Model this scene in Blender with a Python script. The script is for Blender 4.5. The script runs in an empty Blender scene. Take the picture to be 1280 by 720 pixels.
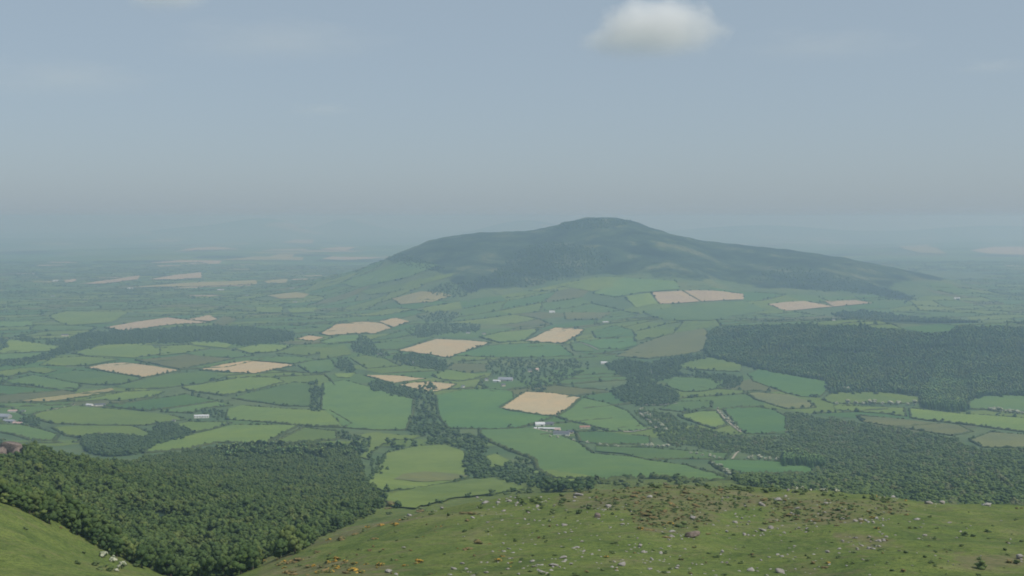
import bpy, math, random, time
import numpy as np
from mathutils import Vector, geometry
T0 = time.time()
R = random.Random(7)
NR = np.random.default_rng(11)
C = bpy.context.scene.collection
SC = bpy.context.scene

# ------------------------------------------------------------------ camera
F, CX, CY, HOR = 1500.0, 640.0, 360.0, 272.0        # pixels of a 1280 x 720 frame
PITCH = math.atan((CY - HOR) / F)
cam_d = bpy.data.cameras.new('camera'); cam = bpy.data.objects.new('camera', cam_d); C.objects.link(cam)
cam.location = (0, 0, 0); cam.rotation_euler = (math.pi / 2 - PITCH, 0, 0)
cam_d.sensor_width = 36; cam_d.lens = 36 * F / 1280; cam_d.clip_start = .5; cam_d.clip_end = 400000
SC.camera = cam

# ------------------------------------------------------------------ sky, sun, exposure
SUN_AZ, SUN_EL = math.radians(118), math.radians(52)   # azimuth from +Y towards +X
w = bpy.data.worlds.new('World'); SC.world = w; w.use_nodes = True
nt = w.node_tree; bg = nt.nodes['Background']; sk = nt.nodes.new('ShaderNodeTexSky')
sk.sky_type = 'NISHITA'; sk.sun_disc = False; sk.sun_elevation = SUN_EL; sk.sun_rotation = SUN_AZ
sk.altitude = 2000; sk.air_density = 1.0; sk.dust_density = 8.0; sk.ozone_density = 3.0
bg.inputs['Strength'].default_value = .10
veil = nt.nodes.new('ShaderNodeMix'); veil.data_type = 'RGBA'   # an even thin veil of high haze over the whole sky
veil.inputs[0].default_value = .31; veil.inputs[6].default_value = (3.60, 4.36, 4.88, 1)
nt.links.new(sk.outputs[0], veil.inputs[7]); nt.links.new(veil.outputs[2], bg.inputs['Color'])
sl = bpy.data.lights.new('sun', 'SUN'); sl.energy = 3.0; sl.angle = math.radians(.53); sl.color = (1, .95, .88)
so = bpy.data.objects.new('sun', sl); C.objects.link(so)
sdir = Vector((math.sin(SUN_AZ) * math.cos(SUN_EL), math.cos(SUN_AZ) * math.cos(SUN_EL), math.sin(SUN_EL)))
so.rotation_euler = sdir.to_track_quat('Z', 'Y').to_euler()
SC.view_settings.view_transform = 'Standard'; SC.view_settings.look = 'None'
SC.view_settings.exposure = 0.10; SC.view_settings.gamma = 1
SC.render.engine = 'CYCLES'
SC.cycles.use_denoising = True
SC.cycles.max_bounces = 12; SC.cycles.volume_bounces = 10; SC.cycles.diffuse_bounces = 2
SC.cycles.filter_width = 1.75
HAZE_DENSITY = 1.2e-4
HAZE_COLOR, HAZE_ABSORB = (.47, .68, .90, 1), (.384, .22, 0, 1)      # fine haze: scatters blue more than red

# ------------------------------------------------------------------ pixels <-> rays
SP, CP = math.sin(PITCH), math.cos(PITCH)
def ray(px, py):                                      # slope of the ray per metre of forward distance
    px = np.asarray(px, float); py = np.asarray(py, float)
    fy = F * CP + (CY - py) * SP
    return (px - CX) / fy, (-F * SP + (CY - py) * CP) / fy
def project(x, y, z):
    d = y * CP - z * SP
    return CX + F * x / d, CY - F * (y * SP + z * CP) / d

# ------------------------------------------------------------------ terrain height
PLAIN = -470.0
CTRL = []                                              # (pixel column, pixel row, forward distance)
for p in (-500, 0, 320, 640, 960, 1280, 1800):
    CTRL += [(p, 830, 40), (p, 775, 130)]
    for yy in (2900, 3600): CTRL.append((p, HOR + F * 470 / yy, yy))
CTRL += [(640,720,260),(960,720,255),(1280,720,260),(450,720,290),(310,724,350),(640,665,390),(960,665,380),(1280,672,370),(450,674,440),
 (370,692,430),(640,624,540),(740,613,565),(850,609,575),(1000,614,560),(1100,623,540),(1280,634,520),(530,644,560),(470,655,540),
 (640,645,800),(850,640,800),(1000,645,800),(1280,660,800),(740,640,850),(560,645,800),(700,612,1150),(850,608,1150),(1000,611,1250),(1100,619,1250),
 (1280,629,1200),(540,630,1150),(500,636,1000),(560,603,1700),(640,598,1750),(740,592,1750),(900,592,1750),(1000,592,1800),(1150,592,1700),(1280,592,1650),
 (480,565,2150),(560,560,2250),(700,560,2300),(850,550,2450),(1000,546,2500),(1280,546,2350),
 (0,720,290),(100,722,310),(200,724,365),(0,670,345),(95,675,400),(0,622,420),(60,645,430),(150,692,415),(110,666,430),
 (0,646,500),(60,668,520),(130,698,500),(200,722,470),(250,732,450),(0,606,680),(60,616,700),(120,636,720),(200,657,720),(280,671,700),
 (340,696,560),(400,673,700),(0,566,900),(40,566,950),(80,580,1000),(150,590,1150),(200,594,1250),(300,614,1150),(400,640,950),(450,635,1100),(478,628,1150),
 (0,582,1150),(40,581,1250),(0,560,2200),(100,562,2250),(200,572,1900),(300,566,1950),(400,566,2000),(450,577,1900),
 (-500,646,500),(-500,560,1000),(-500,562,2200),(1800,720,260),(1800,645,500),(1800,660,800),(1800,640,1200),(1800,592,1700),(1800,546,2350)]
_c = np.array(CTRL, float)
_tx, _ts = ray(_c[:, 0], _c[:, 1])
LS = .45
_P = np.stack([_tx, LS * np.log(_c[:, 2])], 1)
def _phi(a, b):
    d2 = ((a[:, None, :] - b[None, :, :]) ** 2).sum(-1)
    return .5 * d2 * np.log(d2 + 1e-12)
_n = len(_P)
_A = np.zeros((_n + 3, _n + 3)); _A[:_n, :_n] = _phi(_P, _P) + np.eye(_n) * 2e-5
_A[:_n, _n] = 1; _A[:_n, _n + 1:] = _P; _A[_n, :_n] = 1; _A[_n + 1:, :_n] = _P.T
_W = np.linalg.solve(_A, np.concatenate([_ts, np.zeros(3)]))
def near_slope(tx, ly):
    out = np.empty(len(tx))
    for i in range(0, len(tx), 20000):
        q = np.stack([tx[i:i + 20000], LS * ly[i:i + 20000]], 1)
        out[i:i + 20000] = _phi(q, _P) @ _W[:_n] + _W[_n] + q @ _W[_n + 1:]
    return out
def sstep(a, b, v):
    t = np.clip((v - a) / (b - a), 0, 1); return t * t * (3 - 2 * t)
def wave(x, y, L, seed):                               # smooth pseudo noise, -1..1
    r = np.random.default_rng(seed); o = 0
    for k in range(5):
        a = r.uniform(0, 6.28); f = 6.283 / L * r.uniform(.6, 1.6)
        o = o + np.sin((x * math.cos(a) + y * math.sin(a)) * f + r.uniform(0, 6.28))
    return o / 3.2
RIDGE = [(280,363),(340,357),(400,349),(450,337),(480,325),(500,316),(515,310),(535,302),(560,296),(600,291.5),(640,290.5),(665,289),(690,284),(702,281),(710,277.5),(722,275.5),(732,273),(748,272),(770,272.5),
         (786,275.5),(800,280),(830,290),(870,299),(930,306),(980,311),(1040,320),(1100,332),(1150,342),(1200,354),(1260,370)]
_rx, _rs = ray([p[0] for p in RIDGE], [p[1] for p in RIDGE])
HY = 8000.0
def height(x, y):
    x = np.asarray(x, float); y = np.asarray(y, float); shp = x.shape; x = x.ravel(); y = y.ravel()
    z = PLAIN + 6 * wave(x, y, 2300, 3) * sstep(2600, 4200, y) + 38 * wave(x, y, 6000, 5) * sstep(9500, 15000, y) + 1.5 * wave(x, y, 500, 9)
    # the hill in the middle distance
    tx = x / np.maximum(y, 1)
    zr = np.interp(x / HY, _rx, _rs) * HY - PLAIN
    zr = np.maximum(zr, 0) * (np.interp(x / HY, [_rx[0], _rx[1], _rx[-2], _rx[-1]], [0, 1, 1, 0]))
    wd = 1000 + 1800 * np.clip(zr / 380, 0, 1)
    t = (y - HY) / np.where(y < HY, wd, wd * .9)
    p = np.clip(1 - t * t, 0, 1) ** 2
    z = z + p * zr + p * 5 * wave(x, y, 170, 23) * (zr > 40) + (22 * wave(x, y, 620, 22) + 14 * wave(x, y, 900, 21)) * p * (1 - p) * 4 * (zr > 20) * np.clip(zr / 200, 0, 1)
    # plantation rise on the right, a lower rise beside it, far hills
    for (px, yy, hh, sx, sy) in ((1060,4350,80,470,620),(1330,4300,70,450,600),(835,5000,45,300,450),(335,31000,400,1100,1800),(435,34000,430,1000,1500),(250,30000,230,1500,1500),
                                 (660,30000,410,1400,1500),(1250,30000,280,2500,1500),(950,30000,250,2500,1500)):
        cx = (px - CX) / F * yy
        z = z + hh * np.exp(-((x - cx) / sx) ** 2 - ((y - yy) / sy) ** 2)
    m = y < 3700
    if m.any():
        xm, ym = x[m], y[m]; yc = np.maximum(ym, 40)
        s = near_slope(np.clip(xm / yc, -.7, .85), np.log(yc))
        zn = s * yc - 1.8 * (1 - sstep(40, 120, ym)) + (1 - sstep(0, 40, ym)) * 12
        zn = zn + (.5 * wave(xm, ym, 24, 31) + 1.6 * wave(xm, ym, 90, 32)) * sstep(150, 260, ym) * (1 - sstep(1500, 2200, ym))
        zn = np.maximum(zn, PLAIN - 6)
        k = sstep(2600, 3500, ym)
        z[m] = zn * (1 - k) + z[m] * k
    return z.reshape(shp)

ROWS = np.concatenate([np.linspace(-300, 130, 12), np.geomspace(150, 700, 260)[1:], np.geomspace(700, 12000, 330)[1:], np.geomspace(12000, 60000, 60)[1:]])
COLS = np.linspace(-.72, .72, 481)
def tgrid(y):
    return COLS * np.maximum(y, 250)
GX = np.stack([tgrid(y) for y in ROWS]); GY = np.repeat(ROWS[:, None], len(COLS), 1)
GZ = height(GX, GY)

def unproject(px, py):                                 # pixels -> points on the terrain
    px = np.atleast_1d(np.asarray(px, float)); py = np.atleast_1d(np.asarray(py, float))
    tx, tz = ray(px, py)
    ys = np.geomspace(180, 58000, 900)
    out = np.zeros((len(px), 3))
    CH = 60
    for i in range(0, len(px), CH):
        a, b = tx[i:i + CH], tz[i:i + CH]
        hh = height(a[:, None] * ys[None], np.repeat(ys[None], len(a), 0))
        below = (b[:, None] * ys[None]) < hh
        k = np.where(below.any(1), below.argmax(1), len(ys) - 1); k = np.maximum(k, 1)
        lo, hi = ys[k - 1].copy(), ys[k].copy()
        for _ in range(14):
            mid = (lo + hi) / 2; bl = b * mid < height(a * mid, mid)
            hi = np.where(bl, mid, hi); lo = np.where(bl, lo, mid)
        y = (lo + hi) / 2
        out[i:i + CH] = np.stack([a * y, y, height(a * y, y)], 1)
    return out

def inpoly(px, py, poly):
    px = np.asarray(px); py = np.asarray(py); r = np.zeros(px.shape, bool); n = len(poly)
    for i in range(n):
        x0, y0 = poly[i]; x1, y1 = poly[(i + 1) % n]
        if y0 == y1: continue
        c = (y0 > py) != (y1 > py)
        r ^= c & (px < (x1 - x0) * (py - y0) / (y1 - y0) + x0)
    return r

# ------------------------------------------------------------------ material helpers
def mat(name, build, rough=1.0):
    m = bpy.data.materials.new(name); m.use_nodes = True; t = m.node_tree
    b = t.nodes['Principled BSDF']; b.inputs['Roughness'].default_value = rough
    b.inputs['Specular IOR Level'].default_value = .08
    build(t, b); return m
def node(t, kind, **kw):
    n = t.nodes.new(kind)
    for k, v in kw.items():
        if k.startswith('i_'):
            n.inputs[k[2:].replace('_', ' ')].default_value = v
        else: setattr(n, k, v)
    return n
def noise(t, vec, scale, detail=4, rough=.6, dist=0):
    n = node(t, 'ShaderNodeTexNoise'); n.inputs['Scale'].default_value = scale; n.inputs['Detail'].default_value = detail
    n.inputs['Roughness'].default_value = rough; n.inputs['Distortion'].default_value = dist
    t.links.new(vec, n.inputs['Vector']); return n.outputs['Fac']
def ramp(t, fac, stops):
    r = t.nodes.new('ShaderNodeValToRGB'); e = r.color_ramp.elements
    while len(e) < len(stops): e.new(.5)
    for el, (p, c) in zip(e, stops):
        el.position = p; el.color = (*c, 1) if len(c) == 3 else c
    t.links.new(fac, r.inputs[0]); return r.outputs[0]
def mix(t, fac, a, b, mode='MIX'):
    n = t.nodes.new('ShaderNodeMix'); n.data_type = 'RGBA'; n.blend_type = mode
    for s, v in ((0, fac), (6, a), (7, b)):
        if isinstance(v, (int, float)): n.inputs[s].default_value = v
        elif isinstance(v, tuple): n.inputs[s].default_value = (*v, 1)
        else: t.links.new(v, n.inputs[s])
    return n.outputs[2]
def math_(t, op, a, b=0.0):
    n = t.nodes.new('ShaderNodeMath'); n.operation = op
    for s, v in ((0, a), (1, b)):
        if isinstance(v, (int, float)): n.inputs[s].default_value = v
        else: t.links.new(v, n.inputs[s])
    return n.outputs[0]
def gpos(t): return t.nodes.new('ShaderNodeNewGeometry').outputs['Position']
def orand(t): return t.nodes.new('ShaderNodeObjectInfo').outputs['Random']
def bump(t, b, h, strength, dist):
    n = t.nodes.new('ShaderNodeBump'); n.inputs['Strength'].default_value = strength; n.inputs['Distance'].default_value = dist
    t.links.new(h, n.inputs['Height']); t.links.new(n.outputs[0], b.inputs['Normal'])

def field_mat(name, c, var=.18, mott=(1.26, 1.14, .9), stripes=0, sk_=.22):
    def f(t, b):
        p = gpos(t)
        a = tuple(v * (1 - var) for v in c); d = tuple(v * (1 + var) for v in c)
        base = mix(t, orand(t), a, d)
        n = noise(t, p, .006, 5, .6, .5)
        col = mix(t, ramp(t, n, [(.38, (0, 0, 0)), (.66, (1, 1, 1))]), base, mix(t, 1.0, base, mott, 'MULTIPLY'))
        n2 = noise(t, p, .05, 4, .7)
        col = mix(t, ramp(t, n2, [(.34, (0, 0, 0)), (.68, (.6, .6, .6))]), col, mix(t, 1.0, col, (.72, .76, .78), 'MULTIPLY'))
        if stripes:
            wv = node(t, 'ShaderNodeTexWave'); wv.inputs['Scale'].default_value = .028; wv.inputs['Distortion'].default_value = 1.2
            mp = t.nodes.new('ShaderNodeMapping'); mp.inputs['Rotation'].default_value = (0, 0, stripes)
            t.links.new(p, mp.inputs[0]); t.links.new(mp.outputs[0], wv.inputs[0])
            col = mix(t, math_(t, 'MULTIPLY', wv.outputs['Fac'], sk_ * 1.6), col, mix(t, 1.0, col, (.78, .8, .82), 'MULTIPLY'))
        t.links.new(col, b.inputs['Base Color'])
    return mat(name, f)
FM = {
 'G': field_mat('pasture_grass', (.102, .178, .060), stripes=1.1, sk_=.10),
 'L': field_mat('fresh_grass', (.136, .204, .054), stripes=.5, sk_=.12),
 'B': field_mat('bright_meadow_grass', (.172, .225, .056), .06, (.78, .84, .9), stripes=2.0, sk_=.08),
 'D': field_mat('dense_green_crop', (.082, .166, .056), stripes=.8, sk_=.10),
 'O': field_mat('olive_rough_grass', (.130, .150, .068)),
 'Y': field_mat('straw_grass', (.27, .25, .125), .05),
 'T': field_mat('tilled_tan_soil', (.465, .385, .235), .07, (1.12, 1.0, .88), stripes=.9),
 'P': field_mat('pinkish_tilled_soil', (.40, .315, .22), .08, (1.1, 1.1, .95), stripes=.4),
}
def leaf_mat(name, a, d, sc=.35, fleck=None):
    def f(t, b):
        p = gpos(t)
        col = mix(t, orand(t), a, d)
        n = noise(t, p, sc, 3, .7)
        col = mix(t, ramp(t, n, [(.35, (0, 0, 0)), (.65, (1, 1, 1))]), mix(t, 1.0, col, (.72, .76, .8), 'MULTIPLY'), mix(t, 1.0, col, (1.3, 1.25, 1.1), 'MULTIPLY'))
        if fleck:
            q = noise(t, p, fleck[1], 2, .6)
            col = mix(t, ramp(t, q, [(fleck[2] - .03, (0, 0, 0)), (fleck[2] + .05, (1, 1, 1))]), col, fleck[0])
        t.links.new(col, b.inputs['Base Color'])
    return mat(name, f)
M = {
 'leaf': leaf_mat('broadleaf_foliage', (.062, .100, .032), (.088, .124, .042)),
 'leaf_dark': leaf_mat('dark_foliage', (.052, .086, .031), (.066, .102, .037)),
 'leaf_scrub': leaf_mat('hillside_scrub_foliage', (.080, .124, .040), (.112, .160, .052)),
 'leaf_scrub_dark': leaf_mat('hillside_scrub_dark_foliage', (.066, .106, .038), (.082, .126, .046)),
 'leaf_scrub_pale': leaf_mat('hillside_scrub_pale_foliage', (.098, .122, .052), (.125, .140, .065)),
 'leaf_pale': leaf_mat('yellow_green_foliage', (.090, .122, .040), (.112, .144, .050)),
 'leaf_far': leaf_mat('hedgerow_foliage', (.048, .084, .034), (.078, .120, .048), .1),
 'conifer': leaf_mat('conifer_needles', (.105, .190, .062), (.140, .225, .074), .2),
 'conifer_pale': leaf_mat('young_conifer_needles', (.160, .235, .072), (.195, .265, .086), .2),
 'hedge': leaf_mat('hedge_foliage', (.040, .064, .024), (.075, .098, .040), .08),
 'hawthorn': leaf_mat('hawthorn_in_blossom', (.33, .35, .27), (.46, .47, .38), 1.2, ((.10, .13, .06), 1.3, .52)),
 'gorse': leaf_mat('gorse_in_flower', (.36, .225, .05), (.46, .30, .06), 1.0, ((.10, .125, .045), .9, .47)),
 'bracken': leaf_mat('rusty_bracken', (.14, .12, .055), (.20, .15, .07), .8, ((.08, .10, .035), .7, .55)),
 'shrub': leaf_mat('shrub_foliage', (.065, .095, .034), (.11, .145, .06), .8),
 'heath': leaf_mat('distant_wooded_ground', (.030, .052, .030), (.042, .064, .034), .02),
}
M['bark'] = mat('bark', lambda t, b: t.links.new(ramp(t, noise(t, gpos(t), 2, 4), [(.3, (.05, .04, .03)), (.7, (.13, .11, .085))]), b.inputs['Base Color']))
def _rock(t, b):
    p = gpos(t); col = ramp(t, noise(t, p, .8, 6, .7), [(.3, (.17, .165, .15)), (.5, (.30, .29, .265)), (.7, (.43, .415, .38))])
    col = mix(t, math_(t, 'MULTIPLY', orand(t), .35), col, (.24, .19, .165))
    col = mix(t, ramp(t, noise(t, p, 2.2, 3), [(.58, (0, 0, 0)), (.68, (.8, .8, .8))]), col, (.16, .17, .09))
    t.links.new(col, b.inputs['Base Color']); bump(t, b, noise(t, p, 1.6, 5), .6, .4)
M['rock'] = mat('lichened_rock', _rock, .9)
def _brock(t, b):
    p = gpos(t); t.links.new(ramp(t, noise(t, p, .7, 6, .7), [(.3, (.11, .085, .07)), (.5, (.20, .16, .135)), (.7, (.31, .26, .225))]), b.inputs['Base Color']); bump(t, b, noise(t, p, 1.4, 5), .7, .5)
M['brown_rock'] = mat('brown_rock', _brock, .9)
def plain_mat(name, c, rough=.8, sc=.6, v=.25):
    def f(t, b):
        t.links.new(ramp(t, noise(t, gpos(t), sc, 4), [(.3, tuple(x * (1 - v) for x in c)), (.7, tuple(min(.9, x * (1 + v)) for x in c))]), b.inputs['Base Color'])
    return mat(name, f, rough)
M['white_wall'] = plain_mat('white_render', (.74, .73, .70), .8, .3, .08)
M['cream_wall'] = plain_mat('cream_render', (.62, .56, .44), .8, .3, .1)
M['grey_wall'] = plain_mat('grey_block_wall', (.36, .35, .33), .9)
M['slate'] = plain_mat('slate_roof', (.12, .125, .14), .7)
M['tin'] = plain_mat('pale_tin_roof', (.58, .60, .62), .5, .15, .15)
M['bluetin'] = plain_mat('blue_grey_tin_roof', (.25, .27, .31), .5, .15, .15)
M['redroof'] = plain_mat('red_tiled_roof', (.33, .19, .145), .8)
M['pinkroof'] = plain_mat('faded_pink_tin_roof', (.45, .33, .29), .6)
M['dark'] = plain_mat('dark_opening', (.035, .035, .04), .6)
M['gravel'] = plain_mat('pale_gravel', (.34, .31, .235), .95, .2)
M['lane'] = plain_mat('lane_surface', (.27, .255, .21), .95, .1)

def ground_mat():
    def f(t, b):
        p = gpos(t)
        # turf
        g = ramp(t, noise(t, p, .022, 7, .72, .6), [(.34, (.100, .142, .040)), (.46, (.148, .196, .048)), (.56, (.178, .218, .056)), (.66, (.225, .230, .090))])
        g = mix(t, ramp(t, noise(t, p, .07, 6, .75, .5), [(.46, (0, 0, 0)), (.62, (.75, .75, .75))]), g, mix(t, 1.0, g, (.70, .74, .80), 'MULTIPLY'))
        tuft = noise(t, p, .55, 7, .8)
        g = mix(t, ramp(t, tuft, [(.40, (1, 1, 1)), (.54, (0, 0, 0))]), g, mix(t, 1.0, g, (.58, .62, .62), 'MULTIPLY'))
        g = mix(t, ramp(t, noise(t, p, .13, 6, .78), [(.55, (0, 0, 0)), (.70, (.8, .8, .8))]), g, (.200, .190, .085))
        g = mix(t, ramp(t, noise(t, p, 2.2, 5, .8), [(.42, (.8, .8, .8)), (.58, (0, 0, 0))]), g, mix(t, 1.0, g, (.66, .70, .70), 'MULTIPLY'))
        at = node(t, 'ShaderNodeAttribute'); at.attribute_name = 'cover'
        sp = t.nodes.new('ShaderNodeSeparateColor'); t.links.new(at.outputs['Color'], sp.inputs[0])
        nb = noise(t, p, .055, 7, .8, .6)
        nc = noise(t, p, .0045, 6, .65)
        def masked(ch, nz, amp, w_=.16):
            return ramp(t, math_(t, 'ADD', sp.outputs[ch], math_(t, 'MULTIPLY', math_(t, 'SUBTRACT', nz, .5), amp)), [(.5 - w_, (0, 0, 0)), (.5 + w_, (1, 1, 1))])
        br = ramp(t, noise(t, p, .3, 5, .7), [(.32, (.080, .095, .045)), (.5, (.145, .135, .065)), (.68, (.230, .190, .120))])
        g = mix(t, math_(t, 'MULTIPLY', masked(0, nb, 3.6, .3), .85), g, br)
        # pasture of the lowland, heath of the hill
        lo = ramp(t, noise(t, p, .0035, 5, .6), [(.34, (.068, .118, .052)), (.5, (.092, .140, .058)), (.66, (.125, .158, .064))])
        lo = mix(t, ramp(t, noise(t, p, .02, 4, .7), [(.56, (0, 0, 0)), (.66, (.8, .8, .8))]), lo, (.055, .078, .034))
        g = mix(t, sp.outputs[1], g, lo)
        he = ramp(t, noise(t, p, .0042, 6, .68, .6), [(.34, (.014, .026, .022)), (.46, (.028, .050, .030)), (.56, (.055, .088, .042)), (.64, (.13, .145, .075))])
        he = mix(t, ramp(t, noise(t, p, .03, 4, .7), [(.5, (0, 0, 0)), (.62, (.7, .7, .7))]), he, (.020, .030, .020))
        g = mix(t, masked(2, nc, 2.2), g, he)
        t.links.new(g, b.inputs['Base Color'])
        bump(t, b, noise(t, p, .35, 6, .7), .55, 1.2)
    return mat('hillside_turf', f)
M['ground'] = ground_mat()

# ------------------------------------------------------------------ object helpers
def tag(o, label=None, cat=None, group=None, kind=None):
    if label: o['label'] = label
    if cat: o['category'] = cat
    if group: o['group'] = group
    if kind: o['kind'] = kind
    return o
def mesh(name, verts, faces, mats, midx=None, smooth=False):
    m = bpy.data.meshes.new(name)
    verts = np.asarray(verts, np.float32)
    if isinstance(faces, np.ndarray):
        nf, k = faces.shape
        m.vertices.add(len(verts)); m.vertices.foreach_set('co', verts.ravel())
        m.loops.add(nf * k); m.loops.foreach_set('vertex_index', faces.astype(np.int32).ravel())
        m.polygons.add(nf); m.polygons.foreach_set('loop_start', np.arange(0, nf * k, k, dtype=np.int32))
        m.update(calc_edges=True)
    else:
        m.from_pydata(verts.tolist(), [], faces)
    for x in (mats if isinstance(mats, (list, tuple)) else [mats]): m.materials.append(x)
    if midx is not None: m.polygons.foreach_set('material_index', np.asarray(midx, np.int32))
    if smooth: m.polygons.foreach_set('use_smooth', np.ones(len(m.polygons), bool))
    m.update(); m.validate()
    return m
def link(name, me, parent=None, loc=None):
    o = bpy.data.objects.new(name, me); C.objects.link(o)
    if parent: o.parent = parent
    if loc is not None: o.location = loc
    return o
ICO = {}
def ico(sub):
    if sub not in ICO:
        import bmesh
        b = bmesh.new(); bmesh.ops.create_icosphere(b, subdivisions=sub, radius=1)
        ICO[sub] = (np.array([v.co[:] for v in b.verts]), np.array([[v.index for v in f.verts] for f in b.faces])); b.free()
    return ICO[sub]

def crown_geo(seed, nl=9, leaves=150, sub=1, ls=.34, sm=1.0):     # unit crown: about 1 wide each way, z from .0 to 2.1
    r = np.random.default_rng(seed); V = []; Fc = []; n = 0
    iv, itf = ico(sub); cs = []
    for k in range(nl):
        a = r.uniform(0, 6.28); h = r.uniform(.45, 1.75); rr = r.uniform(.1, .62) * (1.15 - abs(h - .95) * .75)
        c = np.array([rr * math.cos(a), rr * math.sin(a), h]); s = r.uniform(.33, .58) * sm * (1.1 - abs(h - 1) * .3); cs.append((c, s))
        v = iv * (s * np.array([1, 1, .82])) * (1 + .28 * r.standard_normal((len(iv), 1))) + c
        V.append(v); Fc.append(itf + n); n += len(v)
    for k in range(leaves):
        c, s = cs[r.integers(nl)]; d = r.standard_normal(3); d /= np.linalg.norm(d)
        q = c + d * s * r.uniform(.85, 1.22) * np.array([1, 1, .85])
        u = np.cross(d, r.standard_normal(3)); u /= np.linalg.norm(u) + 1e-9; w2 = np.cross(d, u) + d * r.uniform(-.5, .5)
        l = ls * r.uniform(.4, 1)
        V.append(np.array([q - u * l * .5, q + w2 * l * .6, q + u * l * .5])); Fc.append(np.array([[n, n + 1, n + 2]])); n += 3
    return np.concatenate(V), np.concatenate(Fc)
def conifer_geo(seed, tiers=6, seg=9):
    r = np.random.default_rng(seed); V = []; Fc = []; n = 0
    for k in range(tiers):
        z0 = .12 + k / tiers * .8; rad = .30 * (1 - k / tiers) ** .8 + .03; top = z0 + .30
        ring = []
        for i in range(seg * 2):
            a = i / (seg * 2) * 6.283 + r.uniform(-.1, .1); q = rad * (r.uniform(.85, 1.2) if i % 2 else r.uniform(.5, .75))
            ring.append((q * math.cos(a), q * math.sin(a), z0 + (r.uniform(-.05, .0) if i % 2 else .03)))
        V += ring + [(0, 0, min(top, 1.0)), (0, 0, z0 + .06)]; m = len(ring)
        for i in range(m):
            j = (i + 1) % m; Fc.append((n + i, n + j, n + m)); Fc.append((n + j, n + i, n + m + 1))
        n += m + 2
    return np.array(V), np.array(Fc)
def trunk_geo(h, r0, r1, seg=6, limbs=3, seed=1):
    r = np.random.default_rng(seed); V = []; Fc = []
    def tube(a, b, ra, rb):
        a = np.array(a); b = np.array(b); d = b - a; d /= np.linalg.norm(d); u = np.cross(d, [.3, .9, .2]); u /= np.linalg.norm(u); w2 = np.cross(d, u); n = len(V)
        for c, q in ((a, ra), (b, rb)):
            for i in range(seg):
                t = i / seg * 6.283; V.append(c + (u * math.cos(t) + w2 * math.sin(t)) * q)
        for i in range(seg):
            j = (i + 1) % seg; Fc.append((n + i, n + j, n + seg + j, n + seg + i))
    tube((0, 0, -.25 * h), (.02, .02, h), r0, r1)
    for k in range(limbs):
        a = r.uniform(0, 6.28); z = h * r.uniform(.45, .8)
        tube((0, 0, z), (.45 * math.cos(a), .45 * math.sin(a), z + .55), r1 * .8, r1 * .3)
    return V, Fc
CROWN = {tn: [mesh('crown', *crown_geo(100 + k + 10 * i, 20, 300, 1, .26, .68), M[mn]) for k in range(3)] for i, (tn, mn) in enumerate((('mid green', 'leaf'), ('dark green', 'leaf_dark'), ('yellowish green', 'leaf_pale')))}
CROWN_FAR = [mesh('crown', *crown_geo(140 + k, 6, 46, 1, .42), M['leaf_far']) for k in range(4)]
CROWN_WOOD = [mesh('crown', *crown_geo(160 + k, 14, 150, 1, .3, .74), M[('leaf', 'leaf_dark', 'leaf', 'leaf_pale', 'leaf')[k]]) for k in range(5)]
CROWN_SCRUB = [mesh('crown', *crown_geo(170 + k, 11, 110, 1, .33, .82), M[('leaf_scrub', 'leaf_scrub_dark', 'leaf_scrub', 'leaf_scrub_pale', 'leaf_scrub')[k]]) for k in range(5)]
CON = [mesh('crown', *conifer_geo(180 + k), M[('conifer', 'conifer', 'conifer_pale', 'conifer_pale')[k]]) for k in range(4)]
HAW = [mesh('crown', *crown_geo(200 + k, 7, 80, 1, .3), M['hawthorn']) for k in range(3)]
SHR = [mesh('foliage', *crown_geo(220 + k, 7, 70, 1, .3), M['shrub']) for k in range(3)]
GOR = [mesh('foliage', *crown_geo(240 + k, 14, 160, 1, .3, .6), M['gorse']) for k in range(3)]
BRA = [mesh('foliage', *crown_geo(260 + k, 9, 60, 1, .3), M['bracken']) for k in range(3)]
TRUNK = [mesh('trunk', *trunk_geo(1.1, .10, .06, seed=k), M['bark']) for k in range(3)]
CTRUNK = mesh('trunk', *trunk_geo(.5, .03, .02, limbs=0), M['bark'])

def plant(name, crowns, trunk, loc, sc, label, cat, group=None, hz=1.0, part='crown'):
    e = bpy.data.objects.new(name, None); C.objects.link(e); e.empty_display_size = 1
    e.location = loc; e.scale = (sc * R.uniform(.88, 1.12), sc * R.uniform(.88, 1.12), sc * hz * R.uniform(.88, 1.14)); e.rotation_euler = (0, 0, R.uniform(0, 6.28))
    tag(e, label, cat, group)
    link(part, R.choice(crowns), e)
    if trunk: link('trunk' if part == 'crown' else 'stem', trunk, e)
    return e

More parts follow.
